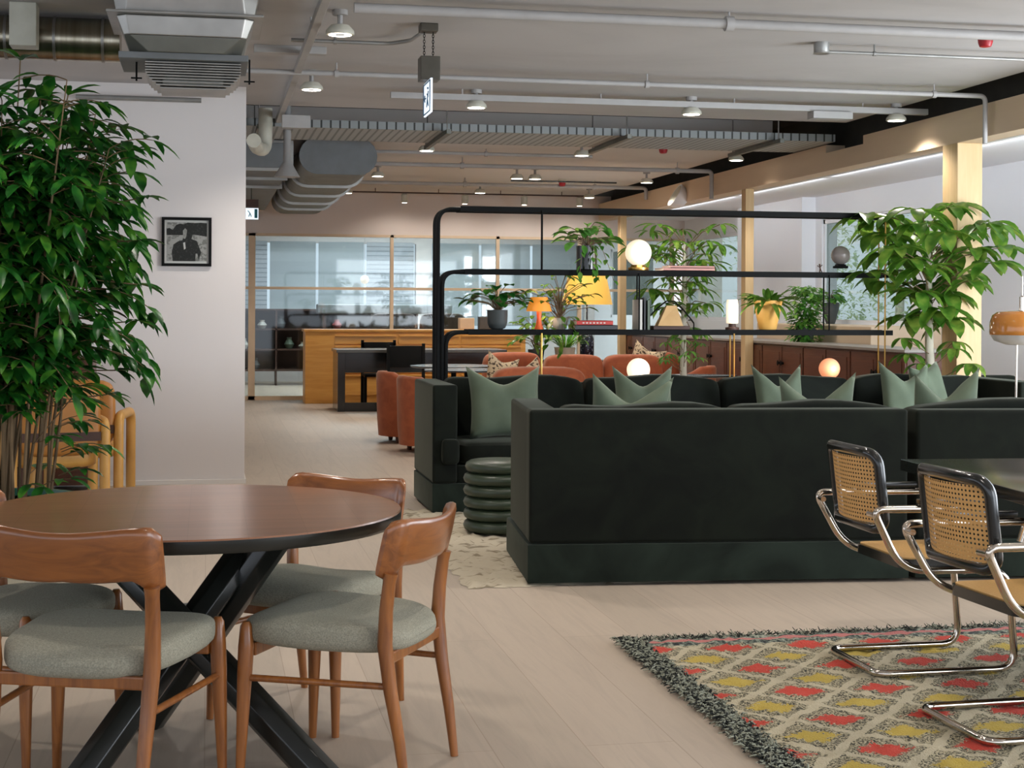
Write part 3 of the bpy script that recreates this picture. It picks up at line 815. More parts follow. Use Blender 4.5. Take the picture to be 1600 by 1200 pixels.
s1 = near_sofa()
t = thing('sofa', 'right section of the near dark velvet sofa, behind the cane chairs', 'sofa', (3.607, 7.398, .012), R(-5.2), 'dark velvet sofas')
W = 2.0
MB().box(0, W, 0, .93, .006, .20).build('skirt', M_velvet2, t, bevel=.008)
MB().box(.01, W - .01, .012, .16, .205, .875).build('back_frame', M_velvet, t, bevel=.024, seg=4)
MB().box(.03, W - .01, .17, .90, .205, .33).build('seat_deck', M_velvet, t, bevel=.02)
for k in range(2):
    MB().soft((.97, .80, .17), (.5 + k * .98, .56, .40), 6).build('seat_cushion', M_velvet, t, merge=True)
    def fn(P, q): return (P.x, P.y + (P.z) * -.18, P.z + (.02 * math.sin(P.x * 5 + 1 - k)) * (q[2] > 0))
    MB().soft((.98, .20, .48), (.5 + k * .98, .285, .665 + .03 * k), 8, 10, fn).build('back_cushion', M_velvet, t, merge=True)

t = thing('sofa', 'far dark green velvet sofa facing the camera across the pouf', 'sofa', (1.5, 10.27, .012), 0, 'dark velvet sofas')
W = 4.5
MB().box(0, W, .01, .95, .006, .20).build('skirt', M_velvet2, t, bevel=.008)
for x in (0, W - .17): MB().box(x, x + .17, 0, .94, .205, .87).build('arm', M_velvet, t, bevel=.022, seg=4)
MB().box(.17, W - .17, .79, .95, .205, .84).build('back_frame', M_velvet, t, bevel=.022, seg=4)
MB().box(.17, W - .17, .03, .8, .205, .32).build('seat_deck', M_velvet, t, bevel=.02)
for k in range(4):
    MB().soft((1.035, .80, .17), (.69 + k * 1.04, .38, .40), 6).build('seat_cushion', M_velvet, t, merge=True)
    def fn(P, q): return (P.x, P.y + (P.z) * .2, P.z + (.012 * math.sin(P.x * 8 + k)) * (q[2] > 0))
    MB().soft((1.03, .2, .44), (.69 + k * 1.04, .67, .675), 8, 10, fn).build('back_cushion', M_velvet, t, merge=True)
MB().soft((.12, .1, .17), (.12, -.0, .42), 5).build('cushion_lug', M_velvet, t, merge=True)
t = thing('armchair', 'dark green velvet armchair beyond the big plant by the white wall', 'armchair', (6.28, 12.22, 0), R(180), 'dark velvet sofas')
MB().box(-.35, .35, -.35, .3, .08, .40).build('seat', M_velvet, t, bevel=.04, seg=3)
MB().box(-.40, .40, .28, .42, .08, .86).build('backrest', M_velvet, t, bevel=.05, seg=3)
for sx in (-1, 1): MB().box(sx * .38 - .06, sx * .38 + .06, -.35, .3, .02, .60).build('arm', M_velvet, t, bevel=.03, seg=3)


# ------------------------------------------------------------------ pillows
def pillow(x, y, z, w_, h, chop, rz, tilt, lean, label, m=M_sage, grp='sage green pillows', thick=.16, name='pillow', roll=0):
    n = 18; vs = []; fs = []
    for side in (1, -1):
        for i in range(n + 1):
            for j in range(n + 1):
                u = 2 * i / n - 1; v = 2 * j / n - 1
                cu = 1 - .10 * (1 - v * v); cv = 1 - .10 * (1 - u * u)
                X = w_ / 2 * u * cu; Z = h / 2 * v * cv
                if v > 0: Z -= chop * h * (1 - math.sqrt(u * u + .015)) * v ** 1.2
                Y = side * thick / 2 * ((1 - u ** 4) * (1 - v ** 4)) ** .6 * (1 - .35 * chop * 3 * (v > 0) * math.exp(-(u / .3) ** 2) * v)
                Y += .006 * math.sin(7 * u + 3 * v) * (1 - u * u)
                vs.append((X, Y, Z + h / 2))
    N = (n + 1) ** 2
    for i in range(n):
        for j in range(n):
            a = i * (n + 1) + j
            fs.append((a, a + 1, a + n + 2, a + n + 1)); fs.append((N + a, N + a + n + 1, N + a + n + 2, N + a + 1))
    o = MB().add(vs, fs).build(name, m, merge=True, angle=180)
    o.location = (x, y, z); o.rotation_euler = Euler((R(lean), R(roll), R(rz)))
    return tag(o, label, 'pillow', grp)


pillow(2.06, 10.52, .49, .54, .52, .24, 4, 0, -14, 'big sage pillow standing at the left end of the far sofa, top chopped in')
pillow(2.20, 8.0, .52, .46, .54, .27, 4, 0, 10, 'sage pillow on the near sofa at its left, with a deep V in the top', roll=3)
pillow(3.06, 10.52, .49, .44, .52, .28, -5, 0, -14, 'sage pillow on the far sofa behind the leftmost chopped pillow')
pillow(4.09, 10.50, .49, .40, .53, .30, 5, 0, -14, 'sage pillow on the far sofa left of the peach globe lamp')
pillow(3.28, 7.92, .52, .43, .545, .28, -6, 0, 10, 'sage pillow low on the near sofa in front of the peach globe', roll=-3)
pillow(5.06, 10.50, .49, .40, .55, .26, 0, 0, -14, 'sage pillow on the far sofa left of the plant trunk', roll=2)
pillow(3.99, 7.86, .52, .42, .57, .28, 8, 0, 10, 'sage pillow on the near sofa, rightmost, corners pointing up', roll=-4)
pillow(5.36, 10.6, .49, .30, .53, .05, 20, 0, -12, 'sage pillow upright at the right end of the far sofa', roll=-8)

# pouf
t = thing('pouf', 'round stacked-ring green leather pouf between the sofas', 'pouf', (1.80, 9.38, 0.02))
for k in range(6):
    r = .235 if k < 5 else .225; z = .04 + k * .0725
    MB().lathe([(.10, z - .034), (r - .03, z - .036), (r - .008, z - .022), (r, z), (r - .008, z + .022), (r - .03, z + .036), (.10, z + (.036 if k < 5 else .045)), (.001, z + (.036 if k < 5 else .047))], 40).build('ring', M_leather, t, angle=80)

# rugs
def rug(name, x0, x1, y0, y1, m, label, th=.018, amp=.006, step=.03, rz=0, edge=.01):
    nx = int((x1 - x0) / step); ny = int((y1 - y0) / step); vs = []; fs = []; random.seed(7)
    for i in range(nx + 1):
        for j in range(ny + 1):
            e = (i in (0, nx)) or (j in (0, ny))
            vs.append((x0 + (x1 - x0) * i / nx + (random.uniform(-edge, edge) if e else 0), y0 + (y1 - y0) * j / ny + (random.uniform(-edge, edge) if e else 0), (.002 if e else th + random.uniform(-amp, amp))))
    for i in range(nx):
        for j in range(ny):
            a = i * (ny + 1) + j; fs.append((a, a + ny + 1, a + ny + 2, a + 1))
    root = thing(name, label, 'rug')
    MB().add(vs, fs).build('pile', m, root, angle=180)
    return root


r1 = rug('diamond_rug', 1.72, 4.7, 3.3, 6.24, M_rug, 'shaggy rug with red and yellow diamonds under the cane chairs')
fr = MB(); random.seed(3)
for k in range(2600):
    y = random.uniform(3.3, 6.24); x = 1.72 + random.uniform(-.03, .07)
    L = random.uniform(.02, .045); a = random.uniform(0, 2 * PI)
    b = V(x, y, .012); e = b + V(math.cos(a) * L - .01, math.sin(a) * L, random.uniform(.004, .018))
    fr.tube([b, (b + e) / 2 + V(0, 0, .01), e], [.004, .0035, .0015], 4)
fr.build('fringe', speck('tuft_dark', '#1c1f1c', '#8f9180', 60, .5, .95), r1)['kind'] = 'stuff'
fr = MB()
for k in range(1100):
    x = random.uniform(1.72, 4.7); y = 6.24 + random.uniform(-.03, .015); L = random.uniform(.015, .04); a = random.uniform(0, 2 * PI)
    b = V(x, y, .012); e = b + V(math.cos(a) * L, math.sin(a) * L, random.uniform(.004, .02)); fr.tube([b, e], [.004, .0015], 4)
fr.build('fringe', MATS['tuft_dark'], r1)['kind'] = 'stuff'
rug('shag_rug', 1.29, 6.0, 7.58, 10.5, M_creamrug, 'cream shaggy rug under the dark sofas', .016, .012, .035, 0, .02)


# ================================================================== CANE CHAIRS AND BLACK TABLE
def cane_chair(label):
    t = thing('cane_chair', label, 'chair', (0, 0, 0), 0, 'tubular cane armchairs at the black table')
    rr = .0142
    def side(sg):
        x = sg * .225; X = sg * .275
        return [(X, .16, .585), (X, .185, .658), (X, -.30, .662), (sg * .25, -.175, .425), (x, .28, .415), (x, .31, .0335), (x, -.255, .0335)]
    pts = side(1) + side(-1)[::-1]
    MB().tube(fillet(pts, [.03, .045, .11, .10, .08, .06, .06, .08, .10, .11, .045, .03], 7), rr, 12).build('tube_frame', M_chrome, t)
    for sg in (-1, 1):
        MB().box(sg * .275 - .018, sg * .275 + .018, -.12, .14, .676, .698).build('armrest', M_blackwood, t, True, .006)
        MB().tube([(sg * .272, -.285, .64), (sg * .215, -.29, .64)], .011, 10).build('back_bracket', M_chrome, t)
    MB().tube([(-.225, .1, .412), (.225, .1, .412)], rr * .9, 12).build('cross_bar', M_chrome, t)
    # seat frame with cane panel
    def rr_poly(hw, hd, r, n=6):
        o = []
        for (cx, cy, a0) in ((hw - r, hd - r, 0), (-hw + r, hd - r, 90), (-hw + r, -hd + r, 180), (hw - r, -hd + r, 270)):
            for k in range(n + 1): a = R(a0 + 90 * k / n); o.append((cx + r * math.cos(a), cy + r * math.sin(a)))
        return o
    o1 = rr_poly(.225, .215, .05); i1 = rr_poly(.185, .175, .03); n = len(o1)
    vs = [(p[0], p[1] + .06, z) for z in (.425, .462) for p in o1] + [(p[0], p[1] + .06, z) for z in (.425, .462) for p in i1]
    fs = []
    for i in range(n):
        j = (i + 1) % n
        fs += [(i, j, n + j, n + i), (2 * n + i, 3 * n + i, 3 * n + j, 2 * n + j), (n + i, n + j, 3 * n + j, 3 * n + i), (i, 2 * n + i, 2 * n + j, j)]
    MB().add(vs, fs).build('seat_frame', M_blackwood, t)
    pl = rr_poly(.215, .205, .04); MB().prism([(p[0], p[1] + .06) for p in pl], .461, .4665, 'z').build('seat', mat('cane_seat', '#c79a58', '#d3a867', .55, scale=(120, 120, 120)) if 'cane_seat' not in MATS else MATS['cane_seat'], t)
    # backrest: curved frame and cane, in the x-z plane, leaning back
    def bent(x, z): return (x, -.245 + .065 * (x / .23) ** 2 * 1.0 - (z - .56) * .12 - .03, z)
    op = rr_poly(.235, .165, .055); ip = rr_poly(.19, .12, .03)
    mp = rr_poly(.215, .145, .05)
    MB().tube([bent(a, .72 + b) for (a, b) in mp], .0205, 12, True).build('backrest_frame', M_blackwood, t)
    g = MB(); vs = []; fs = []; m_ = 10
    for i in range(m_ + 1):
        for j in range(m_ + 1): vs.append(bent(-.195 + .39 * i / m_, .595 + .25 * j / m_))
    for i in range(m_):
        for j in range(m_): a = i * (m_ + 1) + j; fs.append((a, a + 1, a + m_ + 2, a + m_ + 1))
    g.add(vs, fs).build('cane_panel', M_cane, t)
    return t


# their sitters face +X: local front +Y turned by -90
cc = cane_chair('cane armchair at the black table, farther one next to the sofa'); cc.location = (2.74, 5.63, 0); cc.rotation_euler = (0, 0, R(-90))
dup(cc, (2.69, 4.72, 0), R(-88), 'cane armchair at the black table, nearer one cut by the picture edge')
t = thing('black_table', 'long black table with shiny top at the right edge', 'table', (2.95, 6.2, 0), R(-4.2))
MB().box(0, 1.0, -2.3, 0, .712, .76).build('tabletop', M_blackwood, t, bevel=.004)
MB().box(.42, .58, -1.9, -.5, .02, .06).build('foot', M_black, t, bevel=.005)
for y in (-1.8, -.7): MB().box(.42, .58, y - .05, y + .05, .06, .712).build('leg', M_black, t, bevel=.005)

# ================================================================== SHELF UNIT
SY = 11.7
t = thing('open_shelf_unit', 'black tubular open shelf unit with three long shelves behind the far sofa', 'shelf')
x1 = 5.45
for k, (z, x0) in enumerate(((2.18, 1.73), (1.70, 1.765), (1.235, 1.795))):
    for yy in (-.085, .085):
        pth = fillet([(x0, SY + yy, 0.0), (x0, SY + yy, z - .02), (x0 + .24, SY + yy, z - .02)], .14, 8)
        MB().tube(pth, .016, 10).build('side_post', M_black, t)
    MB().box(x0 + .19, x1, SY - .10, SY + .10, z - .03, z).build('shelf_board', M_black, t, False, .003)
    for yy in (-.105, .10): MB().box(x0 + .17, x1, SY + yy, SY + yy + .005, z - .038, z + .003).build('edge_lip', M_black, t, False)
for (x, z0, z1) in ((2.56, 1.70, 2.158), (3.34, 1.235, 1.68), (4.92, 1.235, 1.68), (2.56, 0, 1.21), (4.12, 0, 1.21), (5.4, 0, 2.158)):
    for dx in (-.022, .022): MB().tube([(x + dx, SY + dx * 5, z0), (x + dx, SY + dx * 5, z1)], .0065, 8).build('upright_rod', M_brass if z0 == 0 else M_black, t)

Zm, Zl = 1.704, 1.239


# ------------------------------------------------------------------ plants
def rnd(a, b): return random.uniform(a, b)


def pothos(t, c, h, spread, n, seed, L=(.09, .15), mleaf=M_leaf_light, trail=0, up=.6):
    random.seed(seed); lf = MB(); st = MB(); c = Vector(c)
    for k in range(n):
        a = rnd(0, 2 * PI); rr = rnd(.25, 1) * spread; hh = h * rnd(.35, 1) * (1 - .45 * (rr / spread) ** 2)
        e = c + V(math.cos(a) * rr, math.sin(a) * rr, hh)
        mid = c + V(math.cos(a) * rr * .35, math.sin(a) * rr * .35, hh * .75)
        st.tube([c + V(rnd(-.02, .02), rnd(-.02, .02), -.01), mid, e], .0028, 5)
        d = V(math.cos(a), math.sin(a), rnd(-.3, .5)); l = rnd(*L)
        lf.leaf(e, d, l, l * .72, rnd(.3, .9))
    for k in range(trail):
        a = rnd(-PI, 0) if k % 2 else rnd(-PI * .8, -PI * .1); p = c + V(math.cos(a) * .05, math.sin(a) * .05, .0); pts = [p]
        ln = rnd(.15, .34)
        for q in range(6):
            p = p + V(math.cos(a) * .02 + (.045 if q == 0 else 0) * math.cos(a), math.sin(a) * .015 + (.045 if q == 0 else 0) * math.sin(a), -ln / 6 if q else .02); pts.append(p)
            l = rnd(.05, .09); lf.leaf(p, V(rnd(-1, 1), rnd(-1, .2), -.3), l, l * .65, .6)
        st.tube(pts, .0022, 5)
    st.build('stems', M_stem, t); lf.build('foliage', mleaf, t)


def pot(t, prof, m, soil_r, soil_z, name='pot'):
    MB().lathe(prof, 36).build(name, m, t, angle=50)
    MB().lathe([(.001, soil_z), (soil_r, soil_z)], 24, cap=False).build('soil', M_soil, t)


def potprof(rb, rt, h, wall=.008):
    return [(rb * .9, 0), (rb, .006), (rb + (rt - rb) * .5, h * .5), (rt, h), (rt - wall, h), (rt - wall - .002, h - .03)]


t = thing('potted_plant', 'leafy plant in a black cylinder vase on the middle shelf', 'plant', (2.92, SY, Zm))
pot(t, potprof(.082, .082, .19), M_blackwood, .072, .165, 'vase'); pothos(t, (0, 0, .17), .22, .20, 38, 11, trail=4)
t = thing('potted_plant', 'leafy plant in a rounded charcoal pot on the lowest shelf', 'plant', (2.21, SY, Zl))
pot(t, [(.04, 0), (.062, .01), (.078, .05), (.08, .15), (.072, .15), (.07, .13)], M_pot_grey, .07, .13); pothos(t, (0, 0, .14), .22, .26, 46, 12, (.08, .13), M_leaf_dark)
t = thing('potted_plant', 'dark strappy plant in a mustard pot on the lowest shelf', 'plant', (4.42, SY, Zl))
pot(t, potprof(.07, .118, .235), M_pot_yel, .105, .21)
random.seed(5); lf = MB()
for k in range(60):
    a = rnd(0, 2 * PI); l = rnd(.14, .27); lf.leaf((.05 * math.cos(a), .05 * math.sin(a), .20), (math.cos(a), math.sin(a), rnd(.3, 1.9)), l, .05, rnd(.5, 1.6), seg=6)
lf.build('foliage', M_leaf_mid, t)
t = thing('trailing_plant', 'bushy bright green trailing plant on the grey worktop right of the mustard pot', 'plant', (6.38, 15.75, 1.049))
pot(t, potprof(.08, .11, .16), M_pot_grey, .1, .14)
random.seed(6); lf = MB()
for k in range(900):
    a = rnd(0, 2 * PI); z = rnd(.0, .60); r = rnd(.02, .19) * (1.0 if z > .25 else .85) * (1.0 if z < .5 else .75)
    cx = .05 * (z - .2)
    l = rnd(.05, .09); lf.leaf((cx + r * math.cos(a), r * math.sin(a), z), (math.cos(a) + rnd(-.6, .6), math.sin(a) + rnd(-.6, .6), rnd(-.6, .6)), l, l * .7, .4, seg=2)
lf.build('foliage', M_leaf_light, t)

t = thing('potted_plant', 'dark tapered pot with small bright plant on the window sill', 'plant', (7.2, 17.0, 1.232))
pot(t, [(.05, 0), (.06, .03), (.10, .18), (.105, .25), (.095, .25), (.09, .23)], M_pot_grey, .09, .23); pothos(t, (0, 0, .23), .18, .10, 40, 15)

t = thing('potted_plant', 'trailing vine behind the big yellow lamp on the lowest shelf', 'plant', (2.72, SY + .06, Zl))
pot(t, potprof(.05, .07, .09), M_pot_white, .06, .08); pothos(t, (0, 0, .08), .36, .26, 48, 16, (.06, .1), M_leaf_mid, 6)


# schefflera style tree
def umbrella_tree(t, h0, h1, crown, nw, seed, mleaf, L=(.16, .26), leaves=7, lean=0, trunk_r=.022, lower=0, W=.32, zs=1.0):
    random.seed(seed); lf = MB(); st = MB()
    trunk = [(0, 0, h0 * 0 + .3), (lean * .2, 0, .7), (lean * .5, .02, 1.1), (lean * .8, 0, h0 + (h1 - h0) * .5), (lean, 0, h1 - .15)]
    MB().tube(trunk, [trunk_r * 1.2, trunk_r, trunk_r * .9, trunk_r * .6, trunk_r * .3], 12).build('trunk', M_trunk, t)
    for k in range(nw):
        u = k / nw; a = k * 2.399 + rnd(-.4, .4); z = h0 + (h1 - h0) * (u ** .75)
        rad = crown * rnd(.35, 1) * math.sin(PI * (.16 + .72 * (1 - u * .9)) ** .9)
        cx = lean * min(1, z / h1)
        b = V(cx, 0, z - rad * .45 * zs); e = V(cx + math.cos(a) * rad, math.sin(a) * rad, z + rnd(-.05, .08))
        st.tube([b, (b + e) / 2 + V(0, 0, .05), e], .004, 5)
        ll = rnd(*L)
        for q in range(leaves):
            th = 2 * PI * q / leaves + rnd(-.2, .2); d = V(math.cos(th), math.sin(th), rnd(-.15, .25)); l = ll * rnd(.75, 1.05)
            p0 = e + d * .03; lf.leaf(p0, d, l, l * W, rnd(.5, 1.15), seg=5)
    st.build('branches', M_stem, t); lf.build('foliage', mleaf, t)


t = thing('umbrella_plant', 'tall umbrella plant with glossy drooping leaves beside the timber column', 'plant', (5.72, 11.42, 0))
pot(t, potprof(.16, .20, .36, .015), M_pot_white, .18, .33, 'planter')
umbrella_tree(t, 1.30, 2.22, .64, 44, 21, M_leaf_mid, (.22, .33), 7, -.06, .038, W=.48)
random.seed(8); lf = MB(); st = MB()
for (a, z, rr) in ((3.3, 1.18, .28), (2.6, 1.05, .2), (.2, 1.15, .2), (-.6, .98, .28), (3.8, .98, .22), (-1.2, 1.1, .2)):
    e = V(math.cos(a) * rr, math.sin(a) * rr, z); st.tube([(0, 0, z - .15), e], .004, 5)
    for q in range(6):
        th = 2 * PI * q / 6 + rnd(-.3, .3); l = rnd(.13, .2); d = V(math.cos(th), math.sin(th), 0); lf.leaf(e + d * .02, d, l, l * .4, 1.0, seg=5)
st.build('branches', M_stem, t); lf.build('foliage', M_leaf_mid, t)
t = thing('umbrella_plant', 'second umbrella plant with grey trunk seen through the shelves', 'plant', (4.10, 12.9, 0))
pot(t, potprof(.15, .19, .34, .015), M_pot_grey, .17, .31, 'planter')
umbrella_tree(t, 1.28, 2.13, .46, 34, 22, M_leaf_mid, (.12, .24), 7, .0, .03, W=.30)
random.seed(9); lf = MB(); st = MB()
for k in range(14):
    a = rnd(0, 2 * PI); rr = rnd(.1, .26); z = rnd(.95, 1.2); e = V(math.cos(a) * rr, math.sin(a) * rr, z); st.tube([(0, 0, z - .12), e], .003, 5)
    for q in range(5):
        th = 2 * PI * q / 5; l = rnd(.07, .12); d = V(math.cos(th), math.sin(th), 0); lf.leaf(e, d, l, l * .3, .7, seg=3)
st.build('branches', M_stem, t); lf.build('foliage', M_leaf_light, t)

# the tall bushy plant on the left
t = thing('tall_bushy_plant', 'huge dark green bushy plant filling the left side, in a teal pot', 'plant', (-1.12, 8.75, 0))
MB().lathe([(.36, 0), (.40, .02), (.43, .2), (.45, .36), (.42, .36), (.41, .32)], 48).build('planter', M_pot_teal, t, angle=50)
MB().lathe([(.001, .32), (.41, .32)], 32, cap=False).build('soil', M_soil, t)
random.seed(31); st = MB(); lf = MB()
stems = []
for k in range(46):
    a = rnd(0, 2 * PI); r0 = rnd(.02, .34); r1 = r0 + rnd(.12, .50); b = V(math.cos(a) * r0, math.sin(a) * r0, .3)
    h = rnd(2.0, 2.55); e = V(math.cos(a) * r1, math.sin(a) * r1, h); m1 = b.lerp(e, .5) + V(rnd(-.05, .05), rnd(-.05, .05), 0)
    m1.x = b.x + (m1.x - b.x) * .6; m1.y = b.y + (m1.y - b.y) * .6
    st.tube([b, b.lerp(m1, .5) + V(rnd(-.02, .02), 0, 0), m1, m1.lerp(e, .5), e], [.010, .009, .008, .006, .003], 6); stems.append((b, m1, e))
def sprig(p, d, n, l0=.155):
    q = Vector(p); d = Vector(d).normalized()
    pts = [q.copy()]
    for i in range(n):
        q = q + d * rnd(.045, .07); d = (d + V(rnd(-.15, .15), rnd(-.15, .15), -.16)).normalized(); pts.append(q.copy())
        sd = d.cross(V(0, 0, 1)).normalized() * (1 if i % 2 else -1)
        l = l0 * rnd(.7, 1.25); lf.leaf(q, (d * .55 + sd * .8 + V(0, 0, rnd(-.3, .35))), l, l * .42, rnd(.3, 1.0), seg=4)
    l = l0 * 1.1; lf.leaf(q, d, l, l * .36, .5)
    st.tube(pts, [.003] * (len(pts) - 1) + [.0015], 4)
for (b, m1, e) in stems:
    for q in range(26):
        u = rnd(.30, 1.0) if q else 1.0
        p = (b.lerp(m1, u * 2) if u < .5 else m1.lerp(e, u * 2 - 1))
        a = rnd(0, 2 * PI); out = V(math.cos(a), math.sin(a), rnd(.0, .8))
        sprig(p, out, random.choice((3, 4, 4, 5)) if u > .42 else random.choice((2, 3)))
# loose shoots over the top and to the right
for (x, y, z, dx, dz) in ((.10, 0, 2.45, .05, 1), (.33, -.1, 2.35, .25, 1), (-.1, 0, 2.4, -.1, 1), (.22, 0, 2.3, .0, 1), (.5, 0, 1.95, 1, .2), (.52, -.1, 1.75, 1, .05), (.5, 0, 1.55, 1, -.1), (.5, .1, 1.3, 1, .1), (.42, 0, 1.05, 1, 0), (.40, -.1, .9, .8, .1)):
    p = V(x, y, z); d = V(dx, rnd(-.3, .3), dz).normalized(); e = p + d * rnd(.18, .33); st.tube([V(x * .5, y, z - .25), p, e], .004, 5)
    for q in range(5):
        a = rnd(0, 2 * PI); v = (d * .5 + V(math.cos(a), math.sin(a), rnd(-.2, .6))); l = rnd(.12, .19); lf.leaf(e, v, l, l * .36, .6, seg=5)
for k in range(64):      # low sprays near the pot
    a = rnd(0, 2 * PI); sprig((math.cos(a) * .34, math.sin(a) * .34, rnd(.42, 1.25)), (math.cos(a), math.sin(a), .4), random.choice((2, 3, 4)), .13)
for k in range(24):      # longer side shoots on the room side
    a = rnd(-1.2, .5); z = rnd(1.05, 1.95); p = V(math.cos(a) * .45, math.sin(a) * .45, z); st.tube([(0, 0, z - .3), p], .004, 5); sprig(p, (math.cos(a), math.sin(a), rnd(-.1, .35)), random.choice((5, 6, 7)), .15)
st.build('stems', M_stem, t); lf.build('foliage', M_leaf_dark, t)

# ================================================================== THINGS ON THE SHELVES
def globe_lamp(x, y, z, r, label, mg, base=True, light_p=0, col=WARM, mb=M_brass):
    t = thing('globe_lamp', label, 'lamp', (x, y, z))
    MB().lathe([(r * .78, 0), (r * .80, .01), (r * .80, r * .22), (r * .6, r * .26), (r * .55, r * .42)], 32).build('base', mb, t)
    sphere(MB(), (0, 0, r * .36 + r), r, 32).build('globe', mg, t, angle=180)
    if light_p: light('globe_glow', 'POINT', (x, y - r * 1.3, z + r * 1.3), light_p, col, .1)
    return t


globe_lamp(3.34, SY, Zm, .104, 'glowing white glass globe lamp with brass base on the middle shelf', M_globe_w, light_p=3)
globe_lamp(5.04, SY, Zm + .035, .077, 'small unlit grey glass globe ornament on the middle shelf', M_globe_g, mb=M_black)
globe_lamp(4.83, 11.42, .824, .083, 'glowing peach globe lamp just above the dark sofa back', M_globe_o, light_p=2.5, col=(1, .6, .4))
globe_lamp(3.265, 11.42, .81, .09, 'glowing white lamp low behind the sage pillows', M_globe_w, light_p=2)
for (x, lab) in ((4.83, 'peach'), (3.265, 'low white')):
    t = thing('side_table', 'small side table behind the far sofa holding the %s globe' % lab, 'table', (x, 11.42, 0))
    MB().box(-.14, .14, -.12, .1, .78, .822 if x > 4 else .808).build('table_top', M_brown, t, False, .004)
    for sx in (-.11, .11): MB().box(sx - .01, sx + .01, -.1, .08, 0, .78).build('leg', M_brown, t, False)
t = thing('toy_figure', 'tiny dark metal figurine left of the grey globe', 'figurine', (4.86, SY, Zm))
MB().tube([(0, 0, 0), (.005, 0, .03), (0, 0, .05)], .005, 6).tube([(-.02, 0, .055), (0, 0, .042), (.022, 0, .06)], .004, 6).lathe([(.003, .05), (.009, .06), (.003, .07)], 8).tube([(.02, 0, 0), (.005, 0, .03)], .004, 6).build('figure', M_brown, t)


def book(x, y, z, w_, d, h, m, label, grp, up=False, name='book', mp=None):
    t = thing(name, label, 'book', (x, y, z), 0, grp)
    pg = mp or MATS.get('page_paper') or mat('page_paper', '#d8d0bf', rough=.9)
    if not up:
        MB().box(-w_ / 2, w_ / 2, -d / 2, -d / 2 + .004, 0, h).box(-w_ / 2, w_ / 2, -d / 2, d / 2, 0, .003).box(-w_ / 2, w_ / 2, -d / 2, d / 2, h - .003, h).build('cover', m, t, False)
        MB().box(-w_ / 2 + .004, w_ / 2 - .004, -d / 2 + .004, d / 2 - .006, .003, h - .003).build('pages', pg, t, False)
    else:
        MB().box(-w_ / 2, w_ / 2, -d / 2, -d / 2 + .003, 0, h).box(-w_ / 2, -w_ / 2 + .003, -d / 2, d / 2, 0, h).box(w_ / 2 - .003, w_ / 2, -d / 2, d / 2, 0, h).build('cover', m, t, False)
        MB().box(-w_ / 2 + .003, w_ / 2 - .003, -d / 2 + .003, d / 2 - .006, .003, h - .004).build('pages', pg, t, False)
    return t


M_pink = mat('pink_cover', '#c98f83', '#d29c90', .6); M_red = mat('red_cover', '#b52a22', '#c2372c', .5); M_bk = mat('black_cover', '#17181a', rough=.4)
M_wt = mat('pale_cover', '#c9c6bd', rough=.6); M_gr = mat('green_cover', '#5d6b5a', rough=.6)
book(3.72, SY, Zm, .42, .26, .022, M_pink, 'pink book lying flat on the middle shelf, lower one', 'books on the shelf unit')
book(3.75, SY, Zm + .022, .36, .24, .018, M_pink, 'pink book lying flat on the middle shelf, upper one', 'books on the shelf unit')
book(2.97, SY, Zl, .34, .26, .035, M_bk, 'black book under the red one on the lowest shelf', 'books on the shelf unit')
b_ = book(2.96, SY, Zl + .035, .29, .24, .035, M_red, 'red book on top of the black book', 'books on the shelf unit')
for k in range(7): MB().box(-.10 + k * .028, -.085 + k * .028, -.1215, -.12, .012, .022).build('spine_lettering', M_wt, b_, False)
for k, (wd, h, m, lab) in enumerate(((.028, .235, M_wt, 'pale upright book on the lowest shelf, left of three'), (.018, .25, M_bk, 'thin black upright book, middle of three'), (.024, .23, M_gr, 'green-grey upright book, right of three'))):
    book(3.335 + k * .032, SY, Zl, wd, .2, h, m, lab, 'books on the shelf unit', True)


def shade_lamp(x, y, z, label, ms, rb, rt, z0, z1, mbase, bprof, light_p, pleats=0):
    t = thing('table_lamp', label, 'lamp', (x, y, z))
    MB().lathe(bprof, 28).build('base', mbase, t)
    MB().lathe([(rb, z0), (rt, z1), (rt - .004, z1), (rb - .004, z0)], 40, cap=False).build('lamp_shade', ms, t, angle=60)
    MB().tube([(0, 0, bprof[-1][1]), (0, 0, z1 - .01)], .006, 6).tube([(-rt, 0, z1 - .01), (rt, 0, z1 - .01)], .003, 5).build('stem', M_brass, t)
    light('lamp_bulb', 'POINT', (x, y, z + (z0 + z1) / 2), light_p, WARM, .04)
    return t


shade_lamp(2.54, SY, Zl, 'small orange mushroom lamp glowing on the lowest shelf', M_shade_o, .10, .066, .14, .25, mat('orange_ceramic', '#b9562a', '#c8642f', .35), [(.036, 0), (.034, .01), (.024, .04), (.016, .09), (.02, .13), (.012, .16)], 3)
shade_lamp(4.90, 19.6, .721, 'tall table lamp with big yellow shade on a dark floral base', M_shade_y, .335, .245, .73, 1.14, M_floral, [(.08, 0), (.09, .02), (.095, .28), (.06, .36), (.02, .42), (.012, .5), (.01, .74)], 14)
t = thing('wooden_reading_lamp', 'tan folded cone lampshade with a dark slatted arch on the lowest shelf', 'lamp', (3.60, SY, Zl))
MB().add([(-.12, -.08, .03), (.08, -.10, .03), (.10, .08, .03), (-.10, .08, .03), (-.03, -.02, .19), (.05, -.02, .19), (.05, .02, .19), (-.03, .02, .19)], [(0, 1, 5, 4), (1, 2, 6, 5), (2, 3, 7, 6), (3, 0, 4, 7), (4, 5, 6, 7)]).build('lamp_shade', mat('tan_paper', '#c79f6a', '#d3ad7a', .7), t, False)
arc = [(-.17, .0, .10), (-.10, .0, .17), (-.03, 0, .225), (.04, 0, .225), (.10, 0, .17), (.17, 0, .09), (.2, 0, .05)]
